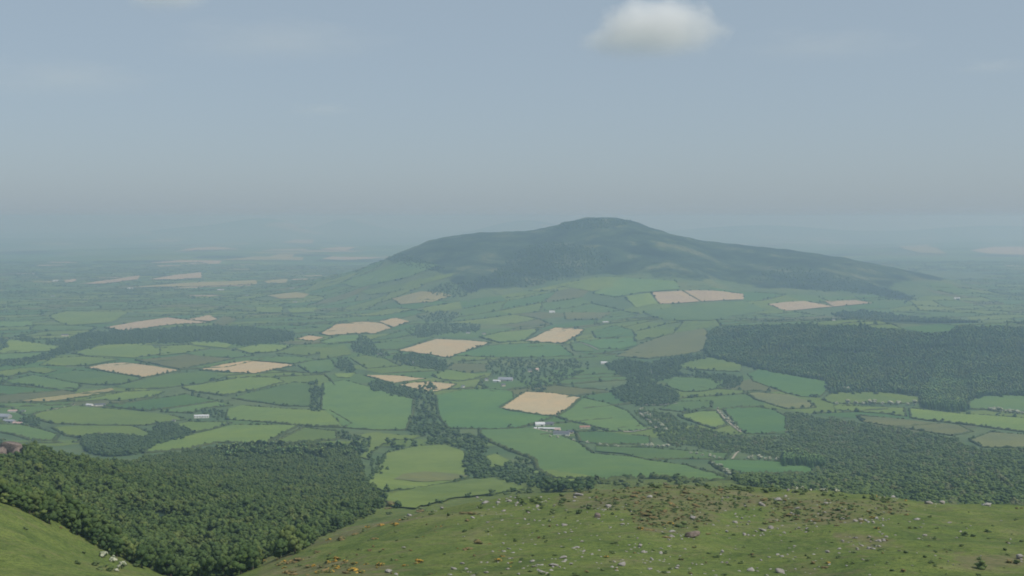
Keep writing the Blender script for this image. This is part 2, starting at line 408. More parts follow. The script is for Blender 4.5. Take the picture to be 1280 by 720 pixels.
# instanced stuff: one object whose points carry real foliage
def hidden_coll(name, meshes):
    c = bpy.data.collections.new(name)
    for k, m in enumerate(meshes):
        o = bpy.data.objects.new(name, m); c.objects.link(o)
    return c
def scatter_obj(name, pts, scales, coll, label=None, index=None):
    m = bpy.data.meshes.new(name); m.vertices.add(len(pts)); m.vertices.foreach_set('co', np.asarray(pts, np.float32).ravel())
    a = m.attributes.new('sc', 'FLOAT_VECTOR', 'POINT'); a.data.foreach_set('vector', np.asarray(scales, np.float32).ravel())
    r = m.attributes.new('rot', 'FLOAT_VECTOR', 'POINT'); rv = np.zeros((len(pts), 3), np.float32); rv[:, 2] = NR.uniform(0, 6.28, len(pts)); r.data.foreach_set('vector', rv.ravel())
    o = link(name, m); tag(o, label, None, None, 'stuff')
    g = bpy.data.node_groups.new(name, 'GeometryNodeTree')
    g.interface.new_socket('Geometry', in_out='INPUT', socket_type='NodeSocketGeometry'); g.interface.new_socket('Geometry', in_out='OUTPUT', socket_type='NodeSocketGeometry')
    N = g.nodes; gi = N.new('NodeGroupInput'); go = N.new('NodeGroupOutput'); ip = N.new('GeometryNodeInstanceOnPoints'); ci = N.new('GeometryNodeCollectionInfo')
    ci.inputs['Collection'].default_value = coll; ci.inputs['Separate Children'].default_value = True; ci.inputs['Reset Children'].default_value = True
    ip.inputs['Pick Instance'].default_value = True
    def attr(nm):
        n = N.new('GeometryNodeInputNamedAttribute'); n.data_type = 'FLOAT_VECTOR'; n.inputs['Name'].default_value = nm; return n.outputs['Attribute']
    if not index is None:
        ia = m.attributes.new('idx', 'INT', 'POINT'); ia.data.foreach_set('value', np.asarray(index, np.int32))
        nn = N.new('GeometryNodeInputNamedAttribute'); nn.data_type = 'INT'; nn.inputs['Name'].default_value = 'idx'; g.links.new(nn.outputs['Attribute'], ip.inputs['Instance Index'])
    L = g.links
    L.new(gi.outputs[0], ip.inputs['Points']); L.new(ci.outputs[0], ip.inputs['Instance']); L.new(attr('sc'), ip.inputs['Scale'])
    e2r = N.new('FunctionNodeEulerToRotation'); L.new(attr('rot'), e2r.inputs[0]); L.new(e2r.outputs[0], ip.inputs['Rotation'])
    L.new(ip.outputs[0], go.inputs[0])
    md = o.modifiers.new('scatter', 'NODES'); md.node_group = g
    return o
K_WOOD = hidden_coll('woodland_source', CROWN_WOOD); K_SCW = hidden_coll('scrub_wood_source', CROWN_SCRUB); K_FAR = hidden_coll('far_tree_source', CROWN_FAR); K_CON = hidden_coll('conifer_source', CON)
K_SHR = hidden_coll('scrub_source', SHR + BRA[:1])

# ------------------------------------------------------------------ traced places (pixels of the photograph)
WOOD = {
 'near': [(0,553),(30,556),(60,563),(75,572),(100,574),(130,577),(160,580),(185,572),(215,567),(260,560),(300,559),(340,559),(365,555),(400,554),(440,558),(452,577),(455,600),(475,618),(478,628),(455,640),(420,655),(370,676),(325,690),(305,712),(295,722),(295,740),(240,740),(225,714),(185,697),(150,684),(135,674),(115,662),(95,652),(60,640),(35,630),(0,618),(-60,600),(-60,550)],
 'copse': [(100,548),(115,544),(142,544),(180,548),(192,540),(200,531),(213,529),(228,534),(240,541),(225,546),(200,552),(188,558),(170,565),(150,571),(128,568),(107,562)],
 'belt': [(517,488),(530,478),(545,480),(543,500),(545,521),(557,537),(575,538),(597,545),(612,549),(612,570),(603,567),(612,582),(613,598),(590,598),(580,585),(578,574),(590,564),(565,560),(556,555),(535,555),(535,545),(508,540),(517,520)],
 'stream': [(600,588),(635,580),(642,573),(667,573),(668,582),(657,587),(680,595),(693,603),(717,605),(742,600),(743,613),(717,615),(680,613),(650,607),(633,602),(625,597),(600,598)],
 'pines': [(477,556),(485,549),(500,548),(523,552),(517,560),(505,563),(490,566)],
 'clump': [(421,545),(430,537),(445,547),(462,552),(462,563),(452,565),(445,555)],
 'bank': [(455,578),(468,572),(485,568),(486,574),(476,582),(487,582),(488,587),(470,595),(462,590)],
 'column': [(386,476),(400,474),(404,487),(398,495),(401,513),(388,513),(389,492)],
 'village': [(608,452),(633,448),(675,448),(717,450),(740,455),(733,460),(717,463),(700,480),(693,482),(672,490),(655,482),(638,472),(610,463)],
 'dark_belt': [(758,455),(780,448),(813,455),(830,448),(850,446),(880,441),(884,447),(855,455),(848,460),(850,467),(893,468),(900,467),(930,472),(928,480),(908,485),(900,475),(887,472),(850,469),(832,473),(817,478),(792,478),(783,473),(760,460)],
 'scrubby': [(768,485),(790,478),(815,478),(835,485),(850,490),(848,502),(830,505),(800,506),(775,500),(765,492)],
 'plantation': [(880,440),(885,420),(892,410),(930,407),(1000,406),(1060,407),(1120,412),(1180,415),(1200,408),(1300,410),(1300,492),(1230,493),(1213,498),(1190,500),(1165,503),(1150,500),(1148,492),(1110,489),(1040,489),(1033,474),(1000,470),(985,466),(950,460),(930,454),(900,448),(885,443)],
 'tall_dark': [(1155,508),(1150,490),(1165,470),(1185,470),(1205,478),(1210,510),(1185,513)],
 'right': [(790,512),(800,510),(842,518),(850,527),(872,533),(893,538),(923,540),(933,545),(992,545),(985,538),(983,533),(985,522),(980,515),(1010,517),(1070,528),(1100,533),(1150,540),(1195,548),(1212,560),(1300,562),(1300,632),(1180,632),(1100,624),(1020,614),(960,608),(930,604),(918,597),(950,594),(1012,594),(1030,586),(1028,580),(975,577),(970,570),(940,566),(925,564),(905,564),(890,560),(860,558),(840,555),(825,547),(812,530)],
 'block': [(978,578),(980,568),(1000,566),(1027,574),(1030,583),(1010,580)],
 'river_wood': [(0,457),(0,451),(33,448),(67,438),(80,431),(55,430),(58,425),(83,426),(98,417),(158,412),(213,411),(192,428),(150,430),(127,428),(108,436),(80,441),(58,448),(33,455)],
 'far_belt': [(200,417),(222,408),(275,408),(313,409),(368,415),(366,425),(317,431),(293,430),(275,427),(233,427),(200,429)],
 'far_conifer': [(1037,391),(1080,388),(1130,395),(1220,402),(1240,408),(1130,405),(1060,397)],
 'left_clump': [(20,426),(30,419),(42,423),(40,428)], 'left_edge': [(0,420),(8,424),(10,434),(0,440)],
 'hill_cloud_shade': [(590,352),(615,342),(640,325),(655,313),(700,309),(735,316),(750,328),(720,342),(700,350),(660,358),(625,357)],  # hill trees whose dark colour stands in for a cloud shadow
 'hill_tip': [(484,323),(500,317),(530,325),(555,335),(550,340),(520,334),(495,329)], 'hill_cloud_shade_top': [(620,340),(640,318),(665,306),(705,302),(745,310),(765,326),(745,340),(700,345)],  # last outline extends the cloud shadow upward, as more dark trees
 'hill_foot': [(535,364),(560,352),(590,352),(600,362),(575,372),(555,372)],
 'hill_right': [(940,348),(960,338),(1000,334),(1040,342),(1080,352),(1120,362),(1150,372),(1130,378),(1090,368),(1040,364),(990,360)],
 'hill_crest': [(690,286),(705,279),(725,275),(750,273),(790,277),(770,284),(720,286)],
 'mid_a': [(420,459),(424,447),(432,447),(446,462),(437,466)], 'mid_b': [(440,432),(452,419),(465,425),(470,437),(490,442),(480,446),(462,443),(442,440)],
 'mid_c': [(490,445),(515,441),(545,447),(560,452),(556,465),(540,460),(515,457),(498,452)], 'mid_d': [(460,478),(475,475),(495,482),(512,487),(520,492),(515,497),(490,493),(468,487)],
 'mid_e': [(508,415),(530,405),(600,405),(600,413),(560,416),(525,422)], 'mid_f': [(520,395),(555,388),(580,392),(560,402),(530,402)],
 'farm_trees': [(248,517),(252,511),(268,510),(283,515),(282,522),(268,524),(262,518)], 'farm_shrubs': [(28,523),(40,520),(50,530),(45,533),(32,530)],
}
FIELD = [  # colour, name for labels, outline
 ('T','the big tan field behind the white barns',[(625,511),(657,490.5),(690,492),(726,497.5),(712,510),(695,521),(660,517)]),
 ('T','the four-cornered tan field above the village trees',[(498,439),(545,424.5),(580,426),(614,429),(562,447.5),(530,443)]),
 ('T','the tan field nearest below the wooded hill',[(656,427),(694,410),(730,412.5),(725,419),(704,430)]),
 ('T','the tan field with the reddish far rim',[(455,469.5),(490,470),(532,474),(510,477),(492,480)]),
 ('T','the tan field behind two round trees',[(499,482),(532,477.5),(570,481),(560,487),(540,491),(520,487)]),
 ('T','the large kidney-shaped tan field',[(400,417.5),(420,406),(455,402.5),(478,405),(490,411),(470,417.5),(440,418),(412,420.5)]),
 ('T','the small tan field touching the kidney-shaped one',[(474,402.5),(495,398),(512,402.5),(492,409.5)]),
 ('T','the tiny tan field by the dark wood end',[(371,424.5),(387,420),(405,422.5),(392,427)]),
 ('T','the pale tan diamond field on the left plain',[(107,460),(130,456),(155,454),(190,458),(225,464),(180,472.5),(140,466)]),
 ('T','the pale tan field right of the diamond field',[(250,462.5),(280,456),(310,452),(340,454),(369,457.5),(345,462),(320,467.5),(285,466)]),
 ('Y','the straw strip above the twin white cottages',[(25,502),(80,495),(140,486),(144,490),(110,496),(62,502.5)]),
 ('P','the long pinkish field above the dark belt',[(131,410),(170,403),(210,397.5),(262,404),(210,407),(150,414.5)]),
 ('P','the small pinkish field above the long one',[(235,400),(262,394.5),(272,399.5),(262,402)]),
 ('O','the buff field at the end of the dark belt',[(265,406),(280,395),(297,400),(280,408)]),
 ('P','the left pink field under the hill',[(814,366),(852,364),(875,377.5),(825,380.5)]),
 ('P','the wide pink field under the hill',[(855,364),(890,364),(929,368),(930,375),(900,376),(877,377.5)]),
 ('P','the pink field left of the far plantation',[(960,381),(985,378),(1005,377),(1042,384),(982,389)]),
 ('P','the small pink field against the far plantation',[(1031,377),(1070,376),(1091,379.5),(1042,384)]),
 ('Y','the rounded straw field below the hill shoulder',[(490,374),(527,365),(548,366),(565,370),(540,378),(500,381)]),
 ('P','the thin pink field far across the plain',[(217,315),(245,310),(270,309),(304,312.5),(260,313)]),
 ('Y','the thin straw field far across the plain',[(270,326),(320,321),(380,322),(378,326),(320,325.5)]),
 ('P','the far pink strip beside the far village',[(187,350),(220,344),(252,341),(252,348),(220,350)]),
 ('Y','the long pale strip beside the far village',[(160,360),(220,355),(320,351),(322,356),(220,359)]),
 ('P','the far pale strip left of the far village',[(95,356),(140,350),(175,345),(172,350),(130,355)]),
 ('P','the tiny far pink field at left',[(80,351),(95,349),(95,352),(82,354)]),
 ('P','the distant pink field beyond the plain',[(350,304),(370,300),(393,300),(390,305)]),
 ('P','the distant pale strip beyond the plain',[(400,312),(425,309),(445,310),(430,314)]),
 ('Y','the distant straw strip beyond the plain',[(332,322),(350,318),(368,318),(365,324)]),
 ('Y','the faint straw field by the far trees',[(330,352),(360,349),(358,354),(335,355)]),
 ('Y','the dull straw field in the middle plain',[(335,370),(370,366),(387,368),(380,373),(350,374)]),
 ('P','the long pink field at the right horizon',[(1212,314),(1240,309),(1300,309),(1300,320),(1240,318)]),
 ('Y','the pale field at the right horizon',[(1120,309),(1160,306),(1185,318),(1150,317)]),
 ('O','the wide olive field below the hill fields',[(770,446),(800,431),(840,417),(880,411),(886,418),(880,439),(850,445),(810,449)]),
 ('L','the green field left of the diamond field',[(50,457),(67,448),(107,446.5),(150,450),(108,457.5),(83,458)]),
 ('L','the light field at the left frame edge',[(-10,466),(27,461),(55,460),(70,464),(55,468),(38,465),(8,471.5),(-10,472)]),
 ('G','the green field below the left light field',[(7,477),(42,469.5),(70,475),(102,481.5),(93,490),(58,486),(38,482),(15,480)]),
 ('G','the dull green field under the diamond field',[(57,471),(93,464),(127,465),(157,470),(177,473.5),(150,481.5),(120,481.5),(87,477.5)]),
 ('G','the long green field under both pale fields',[(143,484),(183,475),(213,469),(250,464.5),(285,470),(253,480),(225,483),(200,486),(160,486)]),
 ('L','the green strip beyond the twin white cottages',[(93,503),(145,493),(168,488),(205,490),(188,497),(150,501.5),(130,500)]),
 ('D','the deep green wedge right of the cottages',[(130,507.5),(213,497),(233,493.5),(272,502),(200,512),(180,514),(140,509)]),
 ('L','the broad field below the twin white cottages',[(35,522),(52,516),(93,508),(107,509),(150,513),(213,520),(232,525),(183,532),(117,532),(67,530),(48,525)]),
 ('G','the field behind the blue sheds',[(-10,505),(20,504),(60,507),(92,507),(52,515),(30,520),(15,510),(-10,510)]),
 ('L','the field above the round dark copse',[(65,535),(117,533),(167,534),(195,545),(180,548),(142,544),(115,544),(100,548),(82,545)]),
 ('G','the field below the blue sheds',[(-10,531),(28,532),(50,537),(73,544),(67,552),(40,551),(17,544),(-10,539)]),
 ('L','the pale field above the river trees',[(-10,430),(15,425),(55,431),(80,435),(63,439),(33,441),(-10,443)]),
 ('G','the thin field above the river trees',[(-10,444.5),(38,443),(60,442),(38,449),(-10,452)]),
 ('L','the yellow green field beyond the river trees',[(62,395),(82,390),(160,391),(140,404),(87,407),(70,402)]),
 ('L','the small field in the river bend',[(78,425),(113,423),(120,427),(105,432),(85,432)]),
 ('L','the long field below the dark belt',[(90,442),(130,432),(188,430),(193,436),(213,436),(213,442),(167,448),(107,445)]),
 ('G','the field behind the river wood',[(-10,403),(40,402),(40,408),(-10,410)]),
 ('L','the thin field under the dark belt',[(200,434),(238,432),(262,436),(230,442),(200,445)]),
 ('L','the yellowish field under the dark belt',[(237,428),(267,427),(290,431),(283,436),(243,432)]),
 ('G','the grey green field under the yellowish one',[(232,442),(263,438),(290,439),(317,445),(293,448),(250,446)]),
 ('O','the dull field between the pale fields',[(170,451),(200,448),(233,444),(293,449),(267,454),(228,462),(200,457)]),
 ('L','the light field right of the dark belt',[(295,437),(323,431),(368,432),(345,440),(313,442)]),
 ('L','the light field below the tiny tan field',[(345,442),(368,434),(413,435),(405,441),(383,445)]),
 ('G','the green strip above the right pale field',[(313,450),(340,446),(375,447),(395,450),(367,455),(327,452)]),
 ('G','the green field right of the pale field',[(373,457),(388,452),(413,450),(420,460),(413,465),(388,467)]),
 ('L','the green field below the right pale field',[(228,485),(255,481),(307,472),(342,473),(355,478),(317,488),(280,495),(243,490)]),
 ('G','the field left of the tall tree column',[(290,498),(320,490),(367,479),(387,480),(388,493),(387,508),(360,508),(313,502)]),
 ('G','the thin field behind the white farmhouse',[(200,515),(272,503),(290,507),(255,511),(240,517)]),
 ('L','the mottled field right of the white farmhouse',[(285,512),(303,507.5),(358,512),(413,514),(440,530),(430,535),(383,533),(325,528),(283,525)]),
 ('L','the small field in front of the white farmhouse',[(217,532),(235,528),(290,529),(267,537),(243,541),(228,535)]),
 ('L','the bright field above the near wood',[(190,555),(242,544),(293,532),(355,532),(372,533),(335,552),(332,555),(272,554),(233,562),(180,567)]),
 ('L','the field above the near wood corner',[(338,556),(380,535),(420,540),(422,550),(400,552),(370,554)]),
 ('G','the largest green field left of the stream',[(404,480),(430,476),(465,485),(490,493),(517,500),(515,520),(508,538),(470,538),(430,535),(415,520),(402,512),(403,495)]),
 ('D','the deep green field right of the stream',[(545,495),(580,488),(613,487),(640,490),(642,498),(622,510),(640,516),(690,523),(668,530),(650,535),(620,537),(560,536),(548,520)]),
 ('G','the largest field below the white barns',[(600,538),(668,536),(690,541),(725,555),(742,568),(790,572),(813,577),(860,583),(912,600),(870,602),(800,598),(745,602),(690,600),(672,588),(668,575),(640,565),(617,555),(600,545)]),
 ('B','',[(662,590),(690,589),(740,597),(735,605),(700,603),(675,596)]),
 ('G','the green field right of the big tan field',[(697,522),(715,512),(730,498),(760,505),(785,515),(800,530),(810,537),(790,540),(760,540),(740,533),(712,527)]),
 ('D','the vivid green field right of the barns',[(720,541),(755,541),(790,545),(812,547),(813,556),(750,556),(725,552)]),
 ('G','the narrow field below the vivid one',[(745,559),(813,561),(860,565),(912,568),(905,575),(860,574),(810,575),(780,568),(745,565)]),
 ('B','the bright meadow inside the stream bend',[(455,607),(470,592),(483,567),(523,558),(558,557),(580,565),(583,580),(585,597),(567,603),(517,612),(480,615),(467,610)]),
 ('B','the lowest bright meadow above the rocks',[(478,622),(520,611),(570,604),(600,597.5),(625,598),(650,607),(655,612),(620,618),(560,625),(520,637),(490,634)]),
 ('B','the small bright meadow behind the pines',[(445,545),(470,541),(500,545),(530,545),(515,550),(495,550),(478,556),(465,565),(460,575),(450,572),(462,560),(462,550)]),
 ('B','the tiny bright meadow among the stream trees',[(605,572),(620,568),(637,577),(635,584),(612,585)]),
 ('O','',[(492,601),(505,594),(530,591),(560,593),(586,596),(565,602),(530,604)]),
 ('G','the field under the kidney-shaped tan field',[(400,428),(425,420),(450,420),(450,427),(410,431)]),
 ('L','the light field left of the village trees',[(400,438),(430,432),(438,438),(438,444),(400,450)]),
 ('G','the field left of the four-cornered tan field',[(463,432),(503,425),(542,422),(500,437),(472,438)]),
 ('G','the field right of the kidney-shaped tan field',[(465,425),(490,418),(525,408),(523,418),(480,425)]),
 ('D','the bluish field above the village wood',[(568,445),(610,433),(657,430),(700,432),(717,445),(675,447),(625,447)]),
 ('L','the light field left of the upper tan field',[(600,422),(625,416),(673,412),(657,426),(625,429)]),
 ('O','the olive paddock left of the village wood',[(558,462),(567,455),(608,456),(608,465),(583,467)]),
 ('L','the paddock above the two round trees',[(540,470),(560,463),(605,470),(590,475),(573,477),(550,474)]),
 ('L','the field behind the stream village',[(438,448),(457,445),(483,450),(500,458),(458,461)]),
 ('L','the narrow paddock above the largest left field',[(418,468),(445,467),(437,473),(422,472)]),
 ('G','the small field beside the white barn lane',[(713,430),(720,427),(738,435),(743,440),(717,439)]),
 ('D','the deep field right of the upper tan field',[(723,427),(742,425),(792,423),(797,432),(775,437),(750,436)]),
 ('D','the field above the deep right one',[(740,415),(770,408),(790,413),(795,421),(745,423)]),
 ('L','the light field below the olive field',[(850,457),(875,448),(893,448),(927,457),(925,465),(893,464),(857,462)]),
 ('G','the shaded field between dark tree belts',[(832,482),(842,472),(867,473),(898,477),(905,485),(875,490),(853,490)]),
 ('D','the deep field under the plantation edge',[(935,468),(950,462),(980,467),(1012,473),(1033,478),(1033,490),(1023,497),(1000,496),(983,492),(965,485),(942,477)]),
 ('L','the light field below the plantation',[(1027,500),(1042,491),(1100,491),(1152,498),(1148,504),(1107,505),(1042,505)]),
 ('L','the left strip below the blossom hedge',[(1042,508),(1130,511),(1133,521),(1100,517),(1045,513)]),
 ('L','the right strip below the blossom hedge',[(1137,511),(1200,518),(1300,525),(1300,543),(1215,532),(1170,527),(1139,523)]),
 ('G','the field at the right plantation edge',[(1212,502),(1230,494.5),(1300,494),(1300,518),(1240,513),(1210,511)]),
 ('O','the rough olive field at the right frame edge',[(1212,551),(1238,541),(1300,546),(1300,560),(1230,560)]),
 ('O','the brownish strip above the right wood',[(1070,520),(1130,525),(1200,533),(1215,540),(1190,545),(1130,536),(1080,528)]),
 ('D','the bright green field ringed by right woods',[(904,512),(937,509),(967,513),(983,522),(982,537),(981,543),(933,543),(920,533)]),
 ('L','the light field left of the blossom lane',[(848,520),(875,515),(896,515),(910,532),(893,537),(873,530)]),
 ('G','the small field above the blossom lane',[(848,503),(890,502),(888,510),(850,515),(825,512)]),
 ('O','the olive strip below the deep plantation field',[(930,490),(983,494),(1010,502),(1020,510),(985,512),(945,500)]),
 ('D','the field tongue inside the right woods',[(888,578),(915,576),(970,578),(1026,584),(1015,593),(917,594),(897,586)]),
 ('L','the light strip on the hill shoulder',[(450,365),(567,342),(565,346),(495,365),(460,369)]),
 ('G','the upper field on the hill shoulder',[(425,355),(502,327),(550,332),(510,347),(450,360)]),
 ('L','the pale pair of fields mid plain',[(320,384),(355,384),(352,391),(320,391)]),
 ('L','the pale small field mid plain',[(360,387),(397,385),(392,391),(362,392)]),
 ('L','the light field climbing the hill foot',[(695,357),(747,347),(780,347),(775,357),(740,365)]),
 ('G','the green field climbing the hill foot',[(780,348),(845,352),(850,362),(800,366),(770,372),(742,367)]),
 ('L','the field left of the left pink field',[(780,371),(812,367),(822,380),(795,385)]),
 ('G','the field below both pink fields',[(802,390),(875,381),(930,377),(960,388),(890,401),(830,401)]),
 ('O','the olive field by the white hill cottage',[(705,391),(765,391),(750,400),(707,400)]),
]
WOOD_POLYS = [np.array(p) for p in WOOD.values()]

# ------------------------------------------------------------------ terrain sheet
def in_any(px, py, polys):
    r = np.zeros(np.shape(px), bool)
    for q in polys: r |= inpoly(px, py, q)
    return r
BROWN = [[(762,603),(900,603),(960,622),(905,640),(862,668),(800,664),(788,640),(700,634),(690,622)], [(950,622),(1130,626),(1140,640),(1060,655),(960,652)], [(1040,665),(1110,668),(1135,685),(1060,690)],
 [(1190,690),(1280,690),(1280,712),(1200,716)],[(480,632),(560,640),(520,650),(470,660),(390,685),(370,682),(420,662)],[(330,700),(360,692),(420,700),(520,712),(470,720),(320,720)],[(300,700),(330,688),(345,700),(310,712)],
 [(100,658),(130,664),(138,674),(115,672)],[(1000,640),(1040,640),(1050,655),(1005,658)],[(-60,540),(20,545),(30,566),(-60,560)]]
gpx, gpy = project(GX, np.maximum(GY, 5), GZ)
cov = np.zeros(GX.shape + (4,), np.float32); cov[..., 3] = 1
vis = (GY > 180) & (GY < 760)
cov[..., 0] = np.where(vis & in_any(gpx, gpy, BROWN), .60, .06)
cov[..., 1] = sstep(1350, 1900, GY)
hh = GZ - PLAIN
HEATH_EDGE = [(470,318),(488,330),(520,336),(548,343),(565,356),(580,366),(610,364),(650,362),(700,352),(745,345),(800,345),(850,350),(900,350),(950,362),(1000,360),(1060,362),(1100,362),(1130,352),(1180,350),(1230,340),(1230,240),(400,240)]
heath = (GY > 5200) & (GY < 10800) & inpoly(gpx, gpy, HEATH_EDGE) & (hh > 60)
under = (GY > 400) & in_any(gpx, gpy, [WOOD[k] for k in ('near', 'plantation', 'dark_belt', 'hill_cloud_shade', 'hill_right', 'far_belt', 'far_conifer')])  # the left hill patch puts cloud shade into the ground colour
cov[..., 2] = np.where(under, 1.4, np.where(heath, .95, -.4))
for _ in range(2):                                     # soften the cover edges
    c = cov[..., :3]; cov[1:-1, 1:-1, :3] = (c[1:-1, 1:-1] * 2 + c[:-2, 1:-1] + c[2:, 1:-1] + c[1:-1, :-2] + c[1:-1, 2:]) / 6
nr, nc = GX.shape
idx = np.arange(nr * nc).reshape(nr, nc)
tf = np.stack([idx[:-1, :-1], idx[:-1, 1:], idx[1:, 1:], idx[1:, :-1]], -1).reshape(-1, 4)
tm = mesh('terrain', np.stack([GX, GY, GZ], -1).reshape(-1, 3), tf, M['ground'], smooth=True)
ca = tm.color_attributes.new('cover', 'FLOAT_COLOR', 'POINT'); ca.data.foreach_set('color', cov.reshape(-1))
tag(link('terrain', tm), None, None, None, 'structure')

# ------------------------------------------------------------------ far patchwork of the plain
def drape(poly2, lift, step):                          # a sheet on the terrain inside a plan outline
    P = np.asarray(poly2, float)
    B = []
    for i in range(len(P)):
        a, b = P[i], P[(i + 1) % len(P)]; n = max(1, int(np.linalg.norm(b - a) / step))
        for k in range(n): B.append(a + (b - a) * k / n)
    B = np.array(B); nb = len(B)
    mn, mx = B.min(0), B.max(0)
    gx, gy = np.meshgrid(np.arange(mn[0] + step / 2, mx[0], step), np.arange(mn[1] + step / 2, mx[1], step))
    q = np.stack([gx.ravel(), gy.ravel()], 1); ins = inpoly(q[:, 0], q[:, 1], B) if len(q) else np.zeros(0, bool); q = q[ins]
    vs = [Vector(v) for v in np.concatenate([B, q])] if len(q) else [Vector(v) for v in B]
    r = geometry.delaunay_2d_cdt(vs, [(i, (i + 1) % nb) for i in range(nb)], [], 1, 1e-3)
    v = np.array([x[:] for x in r[0]]); z = height(v[:, 0], v[:, 1]) + lift
    fc = [f if (v[f[1]][0]-v[f[0]][0])*(v[f[2]][1]-v[f[0]][1])-(v[f[1]][1]-v[f[0]][1])*(v[f[2]][0]-v[f[0]][0]) > 0 else f[::-1] for f in r[2]]
    return np.column_stack([v, z]), fc
def hedge_geo(pts, wid, hgt, seg, seed):               # lumpy strip of bushes along a plan line
    r = np.random.default_rng(seed); P = np.asarray(pts, float); out = []
    d = np.linalg.norm(np.diff(P, axis=0), axis=1); s = np.concatenate([[0], np.cumsum(d)]); n = max(2, int(s[-1] / seg))
    t = np.linspace(0, s[-1], n + 1); q = np.stack([np.interp(t, s, P[:, 0]), np.interp(t, s, P[:, 1])], 1)
    tg = np.gradient(q, axis=0); tg /= np.linalg.norm(tg, axis=1)[:, None] + 1e-9; nm = np.stack([-tg[:, 1], tg[:, 0]], 1)
    q = q + nm * r.normal(0, wid * .15, (len(q), 1))
    w2 = wid * .5 * r.uniform(.6, 1.45, len(q)); h = hgt * r.uniform(.45, 1.5, len(q)) * np.where(r.random(len(q)) < .06, .3, 1)
    z = height(q[:, 0], q[:, 1]); V = []
    for off, up in ((-1, -.4), (-.95, .45), (-.35, 1), (.4, .92), (.95, .4), (1, -.4)):
        jl = r.uniform(.8, 1.2, len(q))
        V.append(np.column_stack([q + nm * (w2 * off * jl)[:, None], z + h * up * (jl if up > 0 else 1)]))
    V = np.stack(V, 1); m = V.shape[1]; ii = np.arange(len(q) * m).reshape(len(q), m)
    Fc = np.stack([ii[:-1, :-1], ii[1:, :-1], ii[1:, 1:], ii[:-1, 1:]], -1).reshape(-1, 4)
    return V.reshape(-1, 3), Fc
ALLF = [np.array(f[2]) for f in FIELD]
far_v, far_f, far_m, nv = [], [], [], 0
lines = []                                             # far hedge lines
def lattice(y0, y1, cw, ch, ang, seed, hedge):
    global nv, far_m
    r = np.random.default_rng(seed); ca_, sa = math.cos(ang), math.sin(ang)
    ext = y1 * .75; ni, nj = int(ext * 2 / cw), int(ext * 2.2 / ch)
    memo = {}
    def vert(i, j):
        if (i, j) not in memo:
            rr = random.Random(i * 92821 + j * 68917 + seed)
            u = (i - ni / 2 + (.5 if (j // 2) % 2 else 0) + rr.uniform(-.28, .28)) * cw; v = (j - nj / 2 + rr.uniform(-.26, .26)) * ch
            memo[(i, j)] = (u * ca_ - v * sa + 240 * math.sin(v / 1700), u * sa + v * ca_ + (y0 + y1) / 2 + 200 * math.sin(u / 1500))
        return memo[(i, j)]
    cells = []
    for i in range(ni):
        for j in range(nj):
            q = np.array([vert(i, j), vert(i + 1, j), vert(i + 1, j + 1), vert(i, j + 1)]); c = q.mean(0)
            if y0 < c[1] < y1 and abs(c[0]) < .47 * c[1] + 150: cells.append((i, j, q, c))
    cc = np.array([c[3] for c in cells]); px, py = project(cc[:, 0], cc[:, 1], height(cc[:, 0], cc[:, 1]))
    hq = inpoly(px, py, HEATH_EDGE)
    for kk in range(4):
        q4 = np.array([c[2][kk] for c in cells]); hq |= inpoly(*project(q4[:, 0], q4[:, 1], height(q4[:, 0], q4[:, 1])), HEATH_EDGE)
    bad = in_any(px, py, ALLF) | in_any(px, py, WOOD_POLYS) | hq & (cc[:, 1] > 5200) & (cc[:, 1] < 10500)
    for (i, j, q, c), b in zip(cells, bad):
        if b: continue
        rr = random.Random(i * 7919 + j * 104729 + seed); k = rr.random()
        far = c[1] > 7000
        code = 0 if k < .34 else 1 if k < .60 else 2 if k < .76 else 3 if k < .86 else (4 if far else 0) if k < .885 else (5 if far and k < .915 else 6 if k < .93 or not far else 7)
        u = np.linspace(0, 1, 4); U, V_ = np.meshgrid(u, u)
        g = (q[0] * ((1 - U) * (1 - V_))[..., None] + q[1] * (U * (1 - V_))[..., None] + q[2] * (U * V_)[..., None] + q[3] * ((1 - U) * V_)[..., None]).reshape(-1, 2)
        z = height(g[:, 0], g[:, 1]) + .3 + 1.2e-4 * c[1]
        far_v.append(np.column_stack([g, z])); ii = np.arange(16).reshape(4, 4) + nv; nv += 16
        f = np.stack([ii[:-1, :-1], ii[:-1, 1:], ii[1:, 1:], ii[1:, :-1]], -1).reshape(-1, 4); far_f.append(f); far_m += [code] * 9
        if hedge:
            lines.append((q[0], q[1], c[1])); lines.append((q[1], q[2], c[1]))
            if rr.random() < .25: lines.append(((q[0] + q[3]) / 2, (q[1] + q[2]) / 2, c[1]))
lattice(2300, 12500, 230, 165, .42, 5, True)
lattice(12500, 34000, 620, 520, .2, 6, False)
fm = mesh('farmland', np.concatenate(far_v), np.concatenate(far_f), [FM[k] for k in 'GLDOYPB'] + [M['heath']], far_m)
tag(link('farmland', fm), None, None, None, 'structure')
# hedges of that patchwork, too small and too many to count: one object
L0 = np.array([l[0] for l in lines]); L1 = np.array([l[1] for l in lines]); LM = (L0 + L1) / 2
lx, ly = project(LM[:, 0], LM[:, 1], height(LM[:, 0], LM[:, 1]))
lbad = in_any(lx, ly, ALLF) | in_any(lx, ly, WOOD_POLYS)
hv, hf, hn, tree_pts = [], [], 0, []
for k, (a, b, yy) in enumerate(lines):
    if lbad[k] or R.random() < .12: continue
    mid = (a + b) / 2 + np.array([R.uniform(-12, 12), R.uniform(-12, 12)])
    v, f = hedge_geo([a, mid, b], 5.5, 4.2, 14 if yy < 7000 else 26, k)
    hv.append(v); hf.append(f + hn); hn += len(v)
    L = np.linalg.norm(b - a); dens = R.choice([.1, .5, 1, 2.2])
    for _ in range(int(L / 38 * dens + R.random())):
        t = R.random(); tree_pts.append(a + (b - a) * t + np.array([R.uniform(-4, 4), R.uniform(-4, 4)]))
